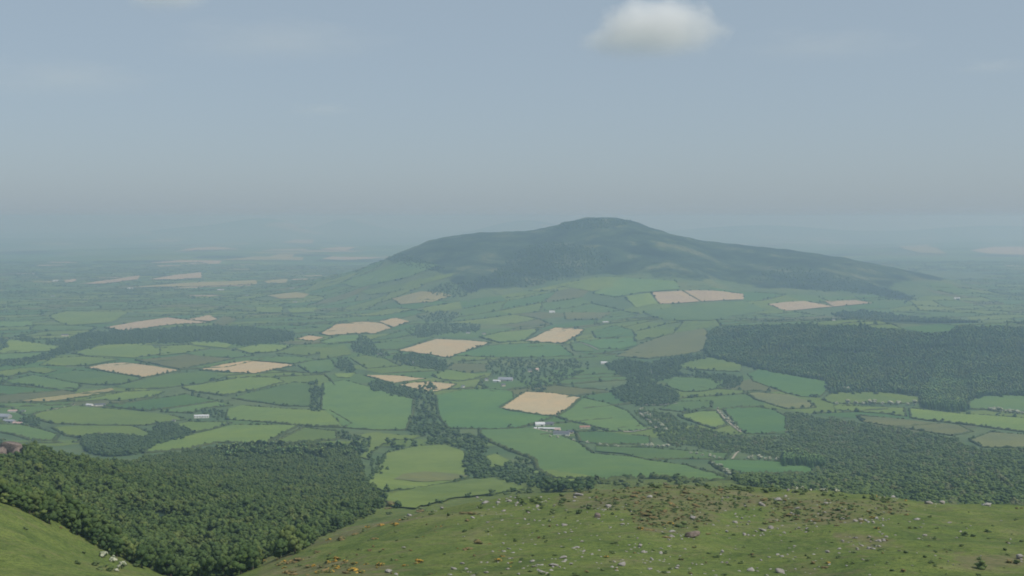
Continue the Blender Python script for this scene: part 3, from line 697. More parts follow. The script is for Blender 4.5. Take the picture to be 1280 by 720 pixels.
tag(link('hedgerow_vegetation', mesh('hedgerow_vegetation', np.concatenate(hv), np.concatenate(hf), M['hedge'])), 'dark hedge lines dividing the distant fields of the plain', None, None, 'stuff')

# ------------------------------------------------------------------ traced fields and their hedges
done_edges = []
hedges = []                                            # (label, plan polyline)
hedge_trees = []
for k, (code, desc, poly) in enumerate(FIELD):
    P = np.array(poly, float)
    r = random.Random(k)
    B = []                                             # slightly uneven outline
    for i in range(len(P)):
        a, b = P[i], P[(i + 1) % len(P)]
        for u in (0, .34, .67):
            q = a + (b - a) * u
            if u: q = q + np.array([r.uniform(-.6, .6), r.uniform(-.35, .35)]) * min(1, np.linalg.norm(b - a) / 20)
            B.append(q)
    B = np.array(B); W3 = unproject(B[:, 0], B[:, 1]); yy = W3[:, 1].mean()
    try: v, f = drape(W3[:, :2], 1.0 + 4e-4 * yy + .03 * (k % 12) + (.5 if not desc else 0), max(14, yy * .012))
    except Exception as ex: print('drape', k, ex); continue
    o = link('field', mesh('field', v, f, FM[code])); tag(o, None, None, None, 'structure')
    if not desc: continue
    cen = P.mean(0); sides = {}
    n = len(P)
    for i in range(n):
        a, b = P[i], P[(i + 1) % n]; m = (a + b) / 2
        dup = False
        for (c, d) in done_edges:
            ab = d - c; t = np.clip(np.dot(m - c, ab) / (np.dot(ab, ab) + 1e-9), 0, 1); q = c + ab * t
            if abs(q[0] - m[0]) < 5 and abs(q[1] - m[1]) < 3.2: dup = True; break
        done_edges.append((a, b))
        if dup: continue
        e = b - a; dx, dy = m - cen
        wd = (P[:, 0].max() - P[:, 0].min()) / max(1, P[:, 1].max() - P[:, 1].min())
        side = ('left' if dx < 0 else 'right') if abs(dx) > abs(dy) * wd else ('far' if dy < 0 else 'near')
        sides.setdefault(side, []).append((i, W3[3 * i:3 * i + 4, :2] if i < n - 1 else np.concatenate([W3[3 * i:, :2], W3[:1, :2]])))
    for side, es in sides.items():
        hedges.append((side, desc, es, yy))
nh = 0
for side, desc, es, yy in sorted(hedges, key=lambda h: h[3]):
    vv, ff, n0 = [], [], 0
    hs = (1.0 + (R.random() - .5) * .5) * (.55 if 'bright meadow' in desc else 1)
    for i, pl in es:
        v, f = hedge_geo(pl, 5.8 * hs if yy < 4500 else 7.5, 3.7 * hs if yy < 4500 else 4.8, max(3.5, yy * .0016), nh * 31 + i)
        vv.append(v); ff.append(f + n0); n0 += len(v)
        L = np.linalg.norm(np.diff(pl, axis=0), axis=1).sum()
        dens = R.choice([.05, .3, .8, 1.5])
        for _ in range(int(L / 42 * dens + R.random())):
            s = R.random() * (len(pl) - 1.001); j = int(s); q = pl[j] + (pl[j + 1] - pl[j]) * (s - j); hedge_trees.append((q[0], q[1], f'{side} hedge of {desc}'))
    if desc == 'the lowest bright meadow above the rocks' and side == 'near': continue
    if nh < 290:
        o = link('hedge', mesh('hedge', np.concatenate(vv), np.concatenate(ff), M['hedge']))
        tag(o, f'dark hedge along the {side} side of {desc}', 'hedge', 'hedges dividing the fields'); nh += 1
print('hedges', nh, 't', time.time() - T0)

# ------------------------------------------------------------------ woods
def wood_points(key, spacing, lift, ymin, ymax):
    poly = np.array(WOOD[key]); u0 = (poly[:, 0].min() - CX) / F * 1.02; u1 = (poly[:, 0].max() - CX) / F * 1.02
    x0, x1 = min(u0 * ymin, u0 * ymax), max(u1 * ymin, u1 * ymax)
    gx, gy = np.meshgrid(np.arange(x0, x1, spacing), np.arange(ymin, ymax, spacing))
    gx = gx.ravel() + NR.uniform(-.45, .45, gx.size) * spacing; gy = gy.ravel() + NR.uniform(-.45, .45, gy.size) * spacing
    a, _ = project(gx, gy, np.full_like(gx, -200)); m = (a > poly[:, 0].min() - 40) & (a < poly[:, 0].max() + 40); gx, gy = gx[m], gy[m]
    z = height(gx, gy); px, py = project(gx, gy, z + lift)
    m = inpoly(px + NR.normal(0, 1.2, len(px)), py + NR.normal(0, .8, len(py)), poly)
    return np.column_stack([gx, gy, z])[m]
def visible(P, top):                                   # is the top of each plant above the skyline of the ground before it
    tx = P[:, 0] / P[:, 1]; s = (P[:, 2] + top) / P[:, 1]; ok = np.ones(len(P), bool)
    for f in np.linspace(.3, .98, 30):
        y = P[:, 1] * f; ok &= height(tx * y, y) / y < s
    return ok
WDESC = {'near': 'broadleaf tree of the dense wood filling the lower left valley'}
stuff_w, stuff_f, stuff_c, stuff_s = [], [], [], []
# the near wood: nearest trees as objects, the rest one mass
P = wood_points('near', 4.5, 4.5, 400, 2300)
ok = visible(P, 9.5); P = P[ok]
px, py = project(P[:, 0], P[:, 1], P[:, 2])
inf = (px > -25) & (px < 700) & (py < 745) & ~((np.abs(px - 10) < 24) & (py > 545) & (py < 578) & (px < 33)) & ~((np.abs(px - 76) < 8) & (py < 576)); P = P[inf]
P = P[np.argsort(P[:, 1])]
print('near wood', len(P))
for k, p in enumerate(P[:290]):
    qx, qy = project(p[0], p[1], p[2])
    zone = ('by the left frame edge' if qx < 45 else 'above the lone shrub on the left grass slope' if qx < 85 else 'behind the rusty bracken patch' if qx < 125 else 'behind the white hawthorns' if qx < 185 else
            'between the two grass slopes' if qx < 300 else 'beside the brown bank of the gorse meadow' if qx < 400 else 'at the right end of the near wood')
    tone = R.choices(('mid green', 'dark green', 'yellowish green'), (5, 4, 2))[0]; sz = R.triangular(1.7, 5.0, 2.7); size = 'small' if sz < 2.6 else 'broad' if sz > 3.6 else 'rounded'
    plant('woodland_tree', CROWN[tone], R.choice(TRUNK), (p[0], p[1], p[2] - .3), sz, f'{size} {tone} near wood tree {zone}', 'tree', 'trees of the near wood', R.uniform(.8, 1.3))
stuff_w.append(P[290:])
qc = np.column_stack([NR.uniform(268, 448, 170), 0 * NR.uniform(0, 1, 170)]); qc[:, 1] = 562 + 3 * np.sin(qc[:, 0] / 19) + NR.uniform(-3, 14, 170); stuff_c.append(unproject(qc[:, 0], qc[:, 1]))
def add_individual(P, name, crowns, trunk, smin, smax, label, cat, group, hz=1.0):
    for p in P:
        qx, qy = project(*p); lb = label(qx, qy) if callable(label) else label
        plant(name, crowns, R.choice(trunk) if isinstance(trunk, list) else trunk, (p[0], p[1], p[2] - .3), R.uniform(smin, smax), lb, cat, group, hz)
n_tree = 0
for key, sp, s0, s1, lab in (
 ('pines', 9.5, 8, 10, 'dark tree in the row left of the bright stream meadow'),
 ('clump', 7, 6, 8.5, 'round tree of the clump above the near wood corner'),
 ('bank', 7, 3.5, 5, 'small tree on the bank beside the bright stream meadow'),
 ('column', 5.5, 7, 9, 'tree in the upright column left of the largest green field'),
 ('farm_trees', 5, 4.5, 6, 'round tree behind the long white farmhouse'),
 ('belt', 6.6, 6.5, 9.5, lambda x, y: 'leafy stream belt tree ' + ('below the tan field with two round trees' if y < 505 else 'right of the largest green field' if y < 522 else 'left of the bend above the bright meadow' if x < 532 else 'at the bend above the bright meadow' if x < 560 else 'bordering the lower large field' if y < 562 else 'right of the bright stream meadow')),
 ('stream', 6.5, 4.5, 6.5, lambda x, y: 'leafy tree of the belt above the rocky meadow, ' + ('near the tiny bright meadow' if x < 650 else 'by the lower large field' if x < 700 else 'at its end by the brown scrub'))):
    pl = np.array(WOOD[key]); gx, gy = np.meshgrid(np.arange(pl[:, 0].min(), pl[:, 0].max(), sp), np.arange(pl[:, 1].min() + 2, pl[:, 1].max() + 3, sp * .55))
    gx = gx.ravel() + NR.uniform(-.45, .45, gx.size) * sp; gy = gy.ravel() + NR.uniform(-.25, .25, gy.size) * sp
    m = inpoly(gx, gy - 2, pl); Q = unproject(gx[m], gy[m]); Q = Q[np.argsort(Q[:, 1])]
    if key == 'stream': Q = Q[Q[:, 1] > 950]
    room = 280 - n_tree
    add_individual(Q[:room], 'field_tree', CROWN_FAR, TRUNK, s0, s1, lab, 'tree', 'trees among the fields', .74); n_tree += len(Q[:room])
    if len(Q) > room: stuff_f.append(Q[room:])
print('field trees', n_tree)
# single trees in the hedges
hedge_trees.sort(key=lambda h: h[1]); HP = np.array([h[:2] for h in hedge_trees]); HP = np.column_stack([HP, height(HP[:, 0], HP[:, 1])])
for p, ht in zip(HP[:240], hedge_trees):
    plant('hedgerow_tree', CROWN_FAR, R.choice(TRUNK), (p[0], p[1], p[2] - .3), R.uniform(2.6, 5.4), 'bushy tree in the ' + ht[2], 'tree', 'trees standing in hedges', .82)
stuff_f.append(HP[240:])
for key, sp, y0, y1 in (('copse', 7, 2000, 3200), ('village', 23, 3000, 4800), ('dark_belt', 12.5, 3000, 4800), ('scrubby', 11, 2800, 3800), ('right', 7.5, 900, 3200), ('river_wood', 13, 3600, 5600), ('far_belt', 12, 4100, 5600),
                        ('left_clump', 14, 4200, 5400), ('left_edge', 14, 4000, 5400), ('hill_foot', 17, 6000, 8200), ('mid_a', 13, 3200, 4600), ('mid_b', 15, 3700, 5200), ('mid_c', 13, 3300, 4600), ('mid_d', 11, 2900, 3700),
                        ('mid_e', 17, 4500, 6000), ('mid_f', 18, 5200, 6600), ('farm_shrubs', 8, 2400, 3200), ('hill_right', 27, 5500, 9000), ('hill_cloud_shade', 18, 5500, 8100), ('hill_tip', 17, 6500, 8200), ('hill_cloud_shade_top', 19, 5800, 8200), ('hill_crest', 20, 6500, 8200)):
    Q = wood_points(key, sp, 4, y0, y1); Q = Q[visible(Q, 9)]
    (stuff_s if key == 'right' else stuff_f).append(Q)
con_ind = []
for key, sp, y0, y1 in (('plantation', 8.5, 2800, 5600), ('far_conifer', 13, 5200, 6800), ('tall_dark', 8, 2800, 3800), ('block', 7, 1900, 2800)):
    Q = wood_points(key, sp, 6, y0, y1); Q = Q[visible(Q, 12)]
    if key in ('tall_dark', 'block'):
        Q = Q[np.argsort(Q[:, 1])]; add_individual(Q[:110], 'conifer_tree', CON[:2], CTRUNK, 15, 24 if key == 'tall_dark' else 17,
            'tall dark conifer in the group before the big plantation' if key == 'tall_dark' else 'dark conifer of the small block beside the field tongue', 'tree', 'conifers standing in dark groups'); Q = Q[110:]
    if key == 'plantation':
        qx, qy = project(Q[:, 0], Q[:, 1], Q[:, 2] + 6)
        cl = inpoly(qx, qy, [(1120,403),(1185,405),(1175,418),(1130,414)]) | (np.abs(qx - 1148 - (455 - qy) * .9) < 1.6) & (qy < 470) | (np.abs(qy - 436 - 3 * np.sin(qx / 40)) < .9) & (qx > 930) | inpoly(qx, qy, [(905,418),(925,413),(935,420),(915,426)]) & (NR.random(len(Q)) < .5)
        Q = Q[~cl]
    stuff_c.append(Q)
for line in ([(885,443),(900,449),(930,456),(950,461),(985,468),(1000,471),(1033,477),(1038,489),(1110,490),(1150,494)], [(1213,499),(1230,494),(1280,493)], [(640,488),(690,482),(735,462)], [(848,460),(880,468),(905,486)]):
    q = []
    for (x0, y0), (x1, y1) in zip(line, line[1:]):
        for _ in range(int(abs(x1 - x0) / 2.2) + 1): u = R.random(); q.append((x0 + (x1 - x0) * u, y0 + (y1 - y0) * u + R.gauss(0, .8)))
    q = np.array(q); stuff_f.append(unproject(q[:, 0], q[:, 1]))
TP = np.array(tree_pts); TP = np.column_stack([TP, height(TP[:, 0], TP[:, 1])])
tx_, ty_ = project(TP[:, 0], TP[:, 1], TP[:, 2]); TP = TP[~(in_any(tx_, ty_, ALLF))]; stuff_f.append(TP)
def rs(n, a, b, hz0=.9, hz1=1.15):
    s = NR.uniform(a, b, n); return np.stack([s, s * NR.uniform(.9, 1.1, n), s * NR.uniform(hz0, hz1, n)], 1)
def canopy(name, parts, coll, label, gap, s0, s1, z0=.85, z1=1.2):
    A = np.concatenate(parts); wv = .6 * wave(A[:, 0], A[:, 1], 120, 51) + .5 * wave(A[:, 0], A[:, 1], 45, 52); wv2 = .7 * wave(A[:, 0], A[:, 1], 90, 53) + .5 * wave(A[:, 0], A[:, 1], 30, 54)
    k = wv2 > gap; A, wv, wv2 = A[k], wv[k], wv2[k]
    tone = wv + NR.normal(0, .35, len(A)); ix = np.where(tone < -.35, 1, np.where(tone > .55, 3, NR.choice([0, 2, 4], len(A))))
    scatter_obj(name, A - [0, 0, .3], rs(len(A), s0, s1, z0, z1) * (1 + .36 * wv2)[:, None], coll, label, ix); return len(A)
canopy('woodland_foliage', stuff_w, K_WOOD, 'dense broadleaf woodland canopy in the lower left valley', -.85, 1.7, 4.5, .8, 1.15)
canopy('hillside_scrub_foliage', stuff_s, K_SCW, 'mixed scrubby woodland spreading over the slope beyond the right crest', -.5, 1.9, 5.0, .62, .95)
B_ = np.concatenate(stuff_f); scatter_obj('distant_tree_foliage', B_ - [0, 0, .3], rs(len(B_), 3.8, 7.4, .68, .9), K_FAR, 'small distant trees and woods among the fields')
D_ = np.concatenate(stuff_c); s = rs(len(D_), 9, 16) * (1 + .2 * wave(D_[:, 0], D_[:, 1], 160, 57))[:, None]; cw = .6 * wave(D_[:, 0], D_[:, 1], 380, 58) + .6 * wave(D_[:, 0], D_[:, 1], 130, 59) + NR.normal(0, .4, len(D_)) + .35 * (D_[:, 1] < 3500)
scatter_obj('conifer_foliage', D_ - [0, 0, .3], s * np.array([2.0, 2.0, .95]), K_CON, 'dense dark conifer plantation over the low rise', np.where(cw > .3, NR.integers(2, 4, len(D_)), NR.integers(0, 2, len(D_))))
print('stuff trees', len(B_), len(D_), 't', time.time() - T0)

# ------------------------------------------------------------------ foreground: rocks, gorse, bracken, bushes
def rock_mesh(seed):
    r = np.random.default_rng(seed); v, f = ico(2); v = v.copy()
    for _ in range(13):                               # cut flats into the ball
        d = r.standard_normal(3); d /= np.linalg.norm(d); k = r.uniform(.32, .75); s = v @ d
        v = v - np.outer(np.maximum(s - k, 0), d)
    v = v * (1 + .07 * r.standard_normal((len(v), 1))) * np.array([1.25, .95, .72])
    return mesh('boulder', v, f, M['rock'])
ROCK = [rock_mesh(k) for k in range(7)]
ROCK_BROWN = []
for k_ in range(3):
    mm = ROCK[k_].copy(); mm.materials[0] = M['brown_rock']; ROCK_BROWN.append(mm)
BOULD = [(863,672,22,'big rounded pinkish grey boulder, largest on the rocky meadow'),(747,647,14,'dark grey flat boulder on the open grass left of the brown scrub'),(705,657,10,0),(800,684,10,0),(805,691,8,0),(826,692,8,0),(815,700,9,0),(722,685,8,0),(730,690,7,0),
 (705,698,12,0),(690,708,14,0),(677,717,12,0),(776,707,14,0),(840,665,9,0),(840,671,8,0),(777,656,7,0),(762,634,10,0),(721,620,14,'long pale rock slab in front of the crest trees'),(812,622,9,0),(666,702,8,0),(667,709,9,0),(647,629,7,0),(672,634,8,0),
 (952,632,12,0),(954,664,12,0),(920,654,8,0),(931,669,9,0),(940,714,12,0),(812,712,9,0),(845,711,7,0),(867,649,12,0),(1117,622,8,0),(1147,625,7,0),(1160,630,13,0),(1179,630,10,0),(1235,632,14,'flat grey boulder on the right crest before the wood'),
 (1147,650,8,0),(1187,654,6,0),(1156,670,7,0),(965,661,11,0),(971,626,12,0),(985,614,8,0),(977,716,14,0),(999,661,7,0),(1035,691,10,0),(1124,689,6,0),(1274,699,14,0),(566,712,12,'pale boulder pair member on the lower middle grass'),(486,716,12,0),(577,705,8,0),(505,685,6,0),
 (607,629,10,0),(622,629,9,0),(552,637,9,0),(512,645,9,0),(637,627,8,0),(630,639,6,0),(9,567,30,'weathered brown crag on the wooded ridge at the left edge'),(22,569,16,'brown rock below the crag on the wooded ridge'),(76,573,12,'brown rock standing above the wooded ridge'),(1,571,20,'brown rock at the foot of the left crag')]
for k in range(16): BOULD.append((R.uniform(1050, 1112), R.uniform(648, 652), R.uniform(3.5, 7), 0))
for k in range(26): BOULD.append((R.uniform(1045, 1112), R.uniform(671, 688), R.uniform(3, 7), 0))
for k in range(34): BOULD.append((R.uniform(590, 760), R.uniform(622, 642), R.uniform(3, 6), 0))
for k in range(40): BOULD.append((R.uniform(900, 1110), R.uniform(614, 668), R.uniform(3, 7), 0))
for k in range(60): BOULD.append((R.uniform(560, 1000), R.uniform(640, 722), R.triangular(2.5, 8, 3), 0))
for k in range(16): BOULD.append((R.uniform(1120, 1280), R.uniform(632, 720), R.uniform(2.5, 5), 0))
bx = np.array([[b[0], b[1]] for b in BOULD]); BW = unproject(bx[:, 0], bx[:, 1] + .0)
def place_lab(px, py, wd):
    z = 'small' if wd < 5 else 'middling' if wd < 9 else 'large'
    if py < 646:
        w_ = ('below the lowest bright meadow' if px < 640 else 'under the belt of leafy trees' if px < 700 else 'left of the brown bracken' if px < 765 else 'inside the brown bracken' if px < 905 else 'at the wood end of the crest' if px < 1000 else 'on the tan crest grass' if px < 1100 else 'on the bare right crest')
        return f'{z} weathered grey rock {w_}'
    w_ = 'on the smooth right slope' if px > 1115 else ('in the lower patch of the bare boulder field' if py > 662 else 'in the upper row of the boulder field') if px > 1030 else 'on the stony grass right of the big boulder' if px > 895 else 'near the big pinkish boulder' if px > 790 else 'on the open middle grass' if px > 640 else 'on the gorse meadow beside the near wood'
    return f'{z} pale rock {w_}'
for (px, py, wd, lab), p in zip(BOULD, BW):
    s = wd / F * p[1] * .5
    brown = bool(lab) and ('brown' in lab or 'pinkish' in lab or 'dark grey' in lab)
    o = link('boulder', R.choice(ROCK_BROWN if brown else ROCK)); o.rotation_euler = (R.uniform(-.2, .2), R.uniform(-.2, .2), R.uniform(0, 6.28) if wd < 20 else .35)
    tall = 2.3 if 'ridge' in (lab or '') or 'crag' in (lab or '') else 1
    o.scale = (s * R.uniform(.95, 1.15), s * R.uniform(.9, 1.15), s * R.uniform(.75, 1.15) * tall); o.location = (p[0], p[1] + s * .3, p[2] + s * .18 * tall)
    tag(o, lab or place_lab(px, py, wd), 'rock', None if lab else 'rocks strewn over the meadow')
GORSE = [(494,657,13,'g'),(411,675,12,'g'),(427,675,14,'b'),(396,691,10,'b'),(420,701,14,'g'),(431,702,8,'g'),(475,707,14,'g'),(522,704,16,'g'),(622,702,14,'g'),(440,714,16,'g'),(452,716,14,'g'),(407,715,14,'b'),(398,717,12,'g'),(352,706,14,'b'),(362,704,12,'b'),
 (585,687,14,'b'),(600,680,16,'b'),(492,632,16,'b'),(485,636,12,'b'),(580,642,14,'b'),(590,643,12,'b'),(477,657,12,'g'),(759,697,9,'g'),(871,660,9,'g'),(837,655,12,'g'),(807,645,16,'b'),(815,648,12,'b'),(800,662,12,'g'),(812,663,14,'b'),(832,672,10,'b'),(1035,704,9,'g'),(1030,710,12,'b'),
 (1092,648,12,'g'),(1097,661,12,'g'),(1015,650,14,'b'),(1022,652,10,'b'),(112,664,14,'b'),(121,667,14,'b'),(128,670,10,'b'),(460,660,9,'g'),(445,668,10,'b'),(525,640,12,'b'),(505,708,9,'g'),(432,717,12,'b'),(885,668,7,'b'),(44,642,8,'b'),(75,660,7,'b'),(770,712,6,'g'),(640,704,8,'g'),(985,645,12,'b')]
for k in range(30): GORSE.append((R.uniform(765, 900), R.uniform(606, 640), R.uniform(5, 11), 'b'))
for k in range(20): GORSE.append((R.uniform(930, 1140), R.uniform(620, 660), R.uniform(4, 9), R.choice('bbbg')))
for k in range(26): GORSE.append((R.uniform(340, 640), R.uniform(650, 722), R.uniform(3, 8), R.choice('bbg')))
SHRUBS = [(852,659,17),(725,642,12),(825,620,8),(681,673,7),(644,677,7),(1226,711,20),(1206,670,13),(1216,671,8),(1235,665,10),(1050,646,8),(610,665,6),(581,665,9),(490,701,6),(487,643,11),(527,638,12),(615,619,15),(635,618,14),(650,617,13),(663,616,13),(682,615,14),(600,636,11),(175,700,20),(185,703,15),(168,708,12),(120,707,14),(138,714,12),(195,708,13),(215,712,14),(228,716,14),(147,692,13),(125,712,10),(132,709,8),(97,705,8),(32,662,7),(187,706,10),(200,712,9),(55,695,5),(105,692,6),
 (1270,705,10),(1256,688,7),(1010,664,6),(957,655,7),(690,643,9),(540,643,10),(560,645,7),(505,650,8),(455,664,8),(672,664,5),(687,652,5),(660,640,8),(1066,705,6)]
for k in range(60): SHRUBS.append((R.uniform(740, 1130), R.uniform(604, 645), R.uniform(4, 10)))
for k in range(26): SHRUBS.append((R.uniform(735, 880), R.uniform(602, 609), R.uniform(7, 14)))
for k in range(40):
    x_ = R.uniform(880, 1112); SHRUBS.append((x_, np.interp(x_, [880, 1000, 1112], [608, 614, 625]) + R.uniform(0, 4), R.uniform(5, 11)))
for k in range(24): SHRUBS.append((R.uniform(640, 745), R.uniform(612, 640), R.uniform(5, 10)))
for k in range(22): SHRUBS.append((R.uniform(330, 1280), R.uniform(640, 720), R.uniform(2.5, 5)))
def low_plants(L, f):
    Q = unproject([q[0] for q in L], [q[1] for q in L])
    for q, p in zip(L, Q): f(q, p, q[2] / F * p[1] * .5)
def gplace(px, py): return 'beside the near wood edge' if px < 480 else ('below the lowest bright meadow' if py < 650 else 'on the lower middle grass') if px < 640 else 'under the belt of leafy trees' if px < 735 and py < 645 else 'by the big pinkish boulder' if 790 < px < 900 and py > 640 else ('at the left crest end' if px < 770 else 'on the crest under the vivid fields' if px < 840 else 'on the crest before the blossom hedges' if px < 920 else 'at the left end of the tan crest grass' if px < 965 else 'in the middle of the tan crest grass' if px < 1025 else 'at the right end of the tan crest grass' if px < 1080 else 'on the bare right crest') if py < 642 else 'on the stony right meadow' if px > 900 else 'on the open middle grass'
def fg(q, p, s):
    g = q[3] == 'g'
    plant('gorse_bush' if g else 'bracken_clump', GOR if g else BRA, None, (p[0], p[1], p[2] - s * .25), s * 1.2, ('orange yellow flowering gorse bush ' if g else 'rusty brown bracken clump ') + gplace(q[0], q[1]), 'bush', 'gorse and bracken on the meadow', R.uniform(.28, .46) if g else R.uniform(.22, .38), 'foliage')
for k in range(26): GORSE.append((R.uniform(325, 470), R.uniform(699, 719), R.uniform(6, 13), R.choice('ggb')))
low_plants(GORSE, fg)
low_plants(SHRUBS, lambda q, p, s: plant('shrub', SHR, None, (p[0], p[1], p[2] - s * .25), s, 'low dark green shrub ' + (gplace(q[0], q[1]) if q[0] > 330 else 'on the left grass slope'), 'bush', 'dark shrubs on the meadow', R.uniform(.5, .75), 'foliage'))
HAWS = [(129,697,15,'in front of the near wood on the left slope'),(142,703,12,'in front of the near wood on the left slope'),(162,699,17,'in front of the near wood on the left slope'),(152,711,17,'in front of the near wood on the left slope'),(208,704,10,'in front of the near wood on the left slope'),(146,714,8,'in front of the near wood on the left slope')]
for (x0, y0, x1, y1, n, wmin, wmax, d) in ((1043,506,1150,507,11,4,8,'in the hedge below the plantation field'),(1235,513,1280,519,9,4,8,'in the hedge at the right frame edge'),(895,511,926,541,10,3,5,'along the lane down to the right woods'),(890,580,914,597,6,5,8,'at the end of the largest lower field'),
      (800,558,838,560,6,4,7,'in the hedge above the narrow field'),(985,578,1024,583,7,5,7,'before the small conifer block'),(800,513,835,540,7,4,6,'along the wood edge by the pale lane'),(860,568,905,575,6,4,6,'in the hedge of the narrow lower field'),(1035,487,1140,491,10,3,6,'along the foot of the plantation'),
      (980,465,1030,473,6,3,5,'along the foot of the plantation'),(935,575,975,576,5,5,9,'beside the field tongue'),(675,545,745,556,4,3,5,'below the white barns'),(745,557,780,560,4,3,5,'below the vivid green field'),(990,612,1050,616,6,4,7,'at the crest before the right wood')):
    for k in range(n):
        u = (k + R.uniform(.2, .8)) / n; HAWS.append((x0 + (x1 - x0) * u, y0 + (y1 - y0) * u + R.uniform(-.6, .6), R.uniform(wmin, wmax) * 1.35, d))
low_plants(HAWS, lambda q, p, s: plant('hawthorn_tree', HAW, R.choice(TRUNK), (p[0], p[1], p[2] - .2), s, 'white blossoming hawthorn ' + q[3], 'tree', 'hawthorns in blossom', .72))
# loose stones nobody would count, thick round the rocks, and fine scrub
K_STONE = hidden_coll('stone_source', ROCK[:4]); sq = []
for (px, py, wd, lab) in BOULD:
    if wd >= 7 and py > 600:
        for _ in range(R.randint(1, 5)): sq.append((px + R.gauss(0, 9), py + abs(R.gauss(0, 3))))
for _ in range(260): sq.append((R.uniform(560, 1130), R.uniform(618, 720)))
sq = np.array(sq); RW = unproject(sq[:, 0], sq[:, 1]); scatter_obj('rubble', RW, rs(len(RW), .22, .75, .6, 1.0), K_STONE, 'small loose stones strewn over the meadow')
q = np.column_stack([NR.uniform(740, 1140, 2600), NR.uniform(602, 660, 2600)]); q = q[in_any(q[:, 0], q[:, 1], BROWN)]
q2 = np.column_stack([NR.uniform(300, 1280, 260), NR.uniform(635, 722, 260)]); q = np.concatenate([q[:900], q2])
SW = unproject(q[:, 0], q[:, 1]); scatter_obj('heath_vegetation', SW - [0, 0, .1], rs(len(SW), .3, .95, .3, .55), K_SHR, 'low scrub and tussocks over the rocky meadow')

# ------------------------------------------------------------------ buildings, walls, lanes
def box(x0, x1, y0, y1, z0, z1):
    v = [(x, y, z) for z in (z0, z1) for y in (y0, y1) for x in (x0, x1)]
    return v, [(0, 2, 3, 1), (4, 5, 7, 6), (0, 1, 5, 4), (2, 6, 7, 3), (0, 4, 6, 2), (1, 3, 7, 5)]
def building(name, px, py, wpx, depth, hgt, ang, wall, roof, label, cat, group=None, pitch=.5, windows=0, chimney=False, door=True):
    p = unproject([px], [py])[0]; W = wpx / F * p[1]; D = depth
    e = bpy.data.objects.new(name, None); C.objects.link(e); e.location = p; e.rotation_euler = (0, 0, ang); tag(e, label, cat, group)
    a, b, rz = W / 2, D / 2, hgt + D / 2 * pitch
    v = [(-a,-b,-4),(a,-b,-4),(a,b,-4),(-a,b,-4),(-a,-b,hgt),(a,-b,hgt),(a,b,hgt),(-a,b,hgt),(-a,0,rz),(a,0,rz)]
    f = [(0,1,5,4),(1,2,6,9,5),(2,3,7,6),(3,0,4,8,7),(4,5,9,8),(6,7,8,9)]
    link('wall', mesh('wall', v, f, M[wall]), e)
    o = .5; t = .25; oz = o * pitch
    v = []
    for up in (.06, t + .06):
        v += [(-a-o,-b-o,hgt-oz+up),(a+o,-b-o,hgt-oz+up),(a+o,0,rz+up),(-a-o,0,rz+up),(a+o,b+o,hgt-oz+up),(-a-o,b+o,hgt-oz+up)]
    f = [(6,7,8,9),(9,8,10,11),(1,0,3,2),(2,3,5,4),(0,1,7,6),(4,5,11,10),(1,2,8,7),(2,4,10,8),(3,0,6,9),(5,3,9,11)]
    link('roof', mesh('roof', v, f, M[roof]), e)
    if door:
        dw = .6 if windows else min(2.2, a * .4); dh = 2.1 if windows else min(3.6, hgt * .8); dx = 0 if windows else a * .35
        link('door', mesh('door', *box(dx - dw, dx + dw, -b - .06, -b + .1, -.2, dh), M['dark']), e)
    if windows:
        wm = mesh('window', *box(-.6, .6, -b - .05, -b + .1, 0, 1.2), M['dark'])
        xs = np.linspace(-a + 1.6, a - 1.6, windows)
        for fl in range(1 if hgt < 4.2 else 2):
            for x in xs:
                if fl == 0 and abs(x) < 1.5: continue
                link('window', wm, e, (x, 0, 1 + 2.7 * fl))
    if chimney:
        cm = mesh('chimney', *box(-.45, .45, -.4, .4, -.8, 1.2), M['grey_wall'])
        for x in (-a + 1, a - 1): link('chimney', cm, e, (x, 0, rz))
    return e
FG = 'farm buildings by the big tan field'
building('barn', 675, 532.5, 12, 16, 5, .06, 'white_wall', 'tin', 'barn with bright pale roof, nearest the tan field', 'barn', FG)
building('barn', 687, 531.5, 10, 14, 4.2, .1, 'grey_wall', 'slate', 'dull roofed barn right of the bright pale roof', 'barn', FG)
building('barn', 697, 538.5, 7, 10, 3.4, -.3, 'cream_wall', 'pinkroof', 'small pinkish roofed shed above the dark slate barn', 'barn', FG)
building('barn', 684, 537, 33, 7, 3, -.12, 'grey_wall', 'tin', 'low narrow shed with pale roof between two barns', 'barn', FG)
building('barn', 702, 544.5, 20, 18, 5.5, -.1, 'white_wall', 'slate', 'white walled barn with dark slate roof, lowest of the farm', 'barn', FG)
building('barn', 713, 541, 9, 10, 3.6, -.1, 'cream_wall', 'slate', 'small cream shed adjoining the dark roofed barn', 'barn', FG)
building('farmhouse', 731, 536, 13, 8, 4.6, .05, 'cream_wall', 'redroof', 'cream bungalow with red roof right of the white barns', 'house', None, .6, 4, True)
building('farmhouse', 252, 522.5, 18, 8, 5.8, .1, 'white_wall', 'tin', 'long white farmhouse in front of round trees', 'house', None, .5, 6, True)
building('barn', 217, 527, 4, 5, 3.6, .1, 'white_wall', 'slate', 'tiny white shed beside a tree left of the farmhouse', 'barn')
building('cottage', 112, 508, 9, 8, 4.4, -.3, 'white_wall', 'tin', 'left one of the twin white cottages under the straw strip', 'house', None, .6, 3, True)
building('cottage', 125, 507.5, 13, 8, 4, .3, 'white_wall', 'slate', 'right one of the twin white cottages under the straw strip', 'house', None, .6, 4, True)
building('barn', 4, 523, 18, 20, 6, -.1, 'grey_wall', 'bluetin', 'large blue grey shed at the left frame edge', 'barn')
building('barn', 11, 528, 16, 12, 4, -.2, 'grey_wall', 'bluetin', 'lower blue grey shed in front of the large one', 'barn')
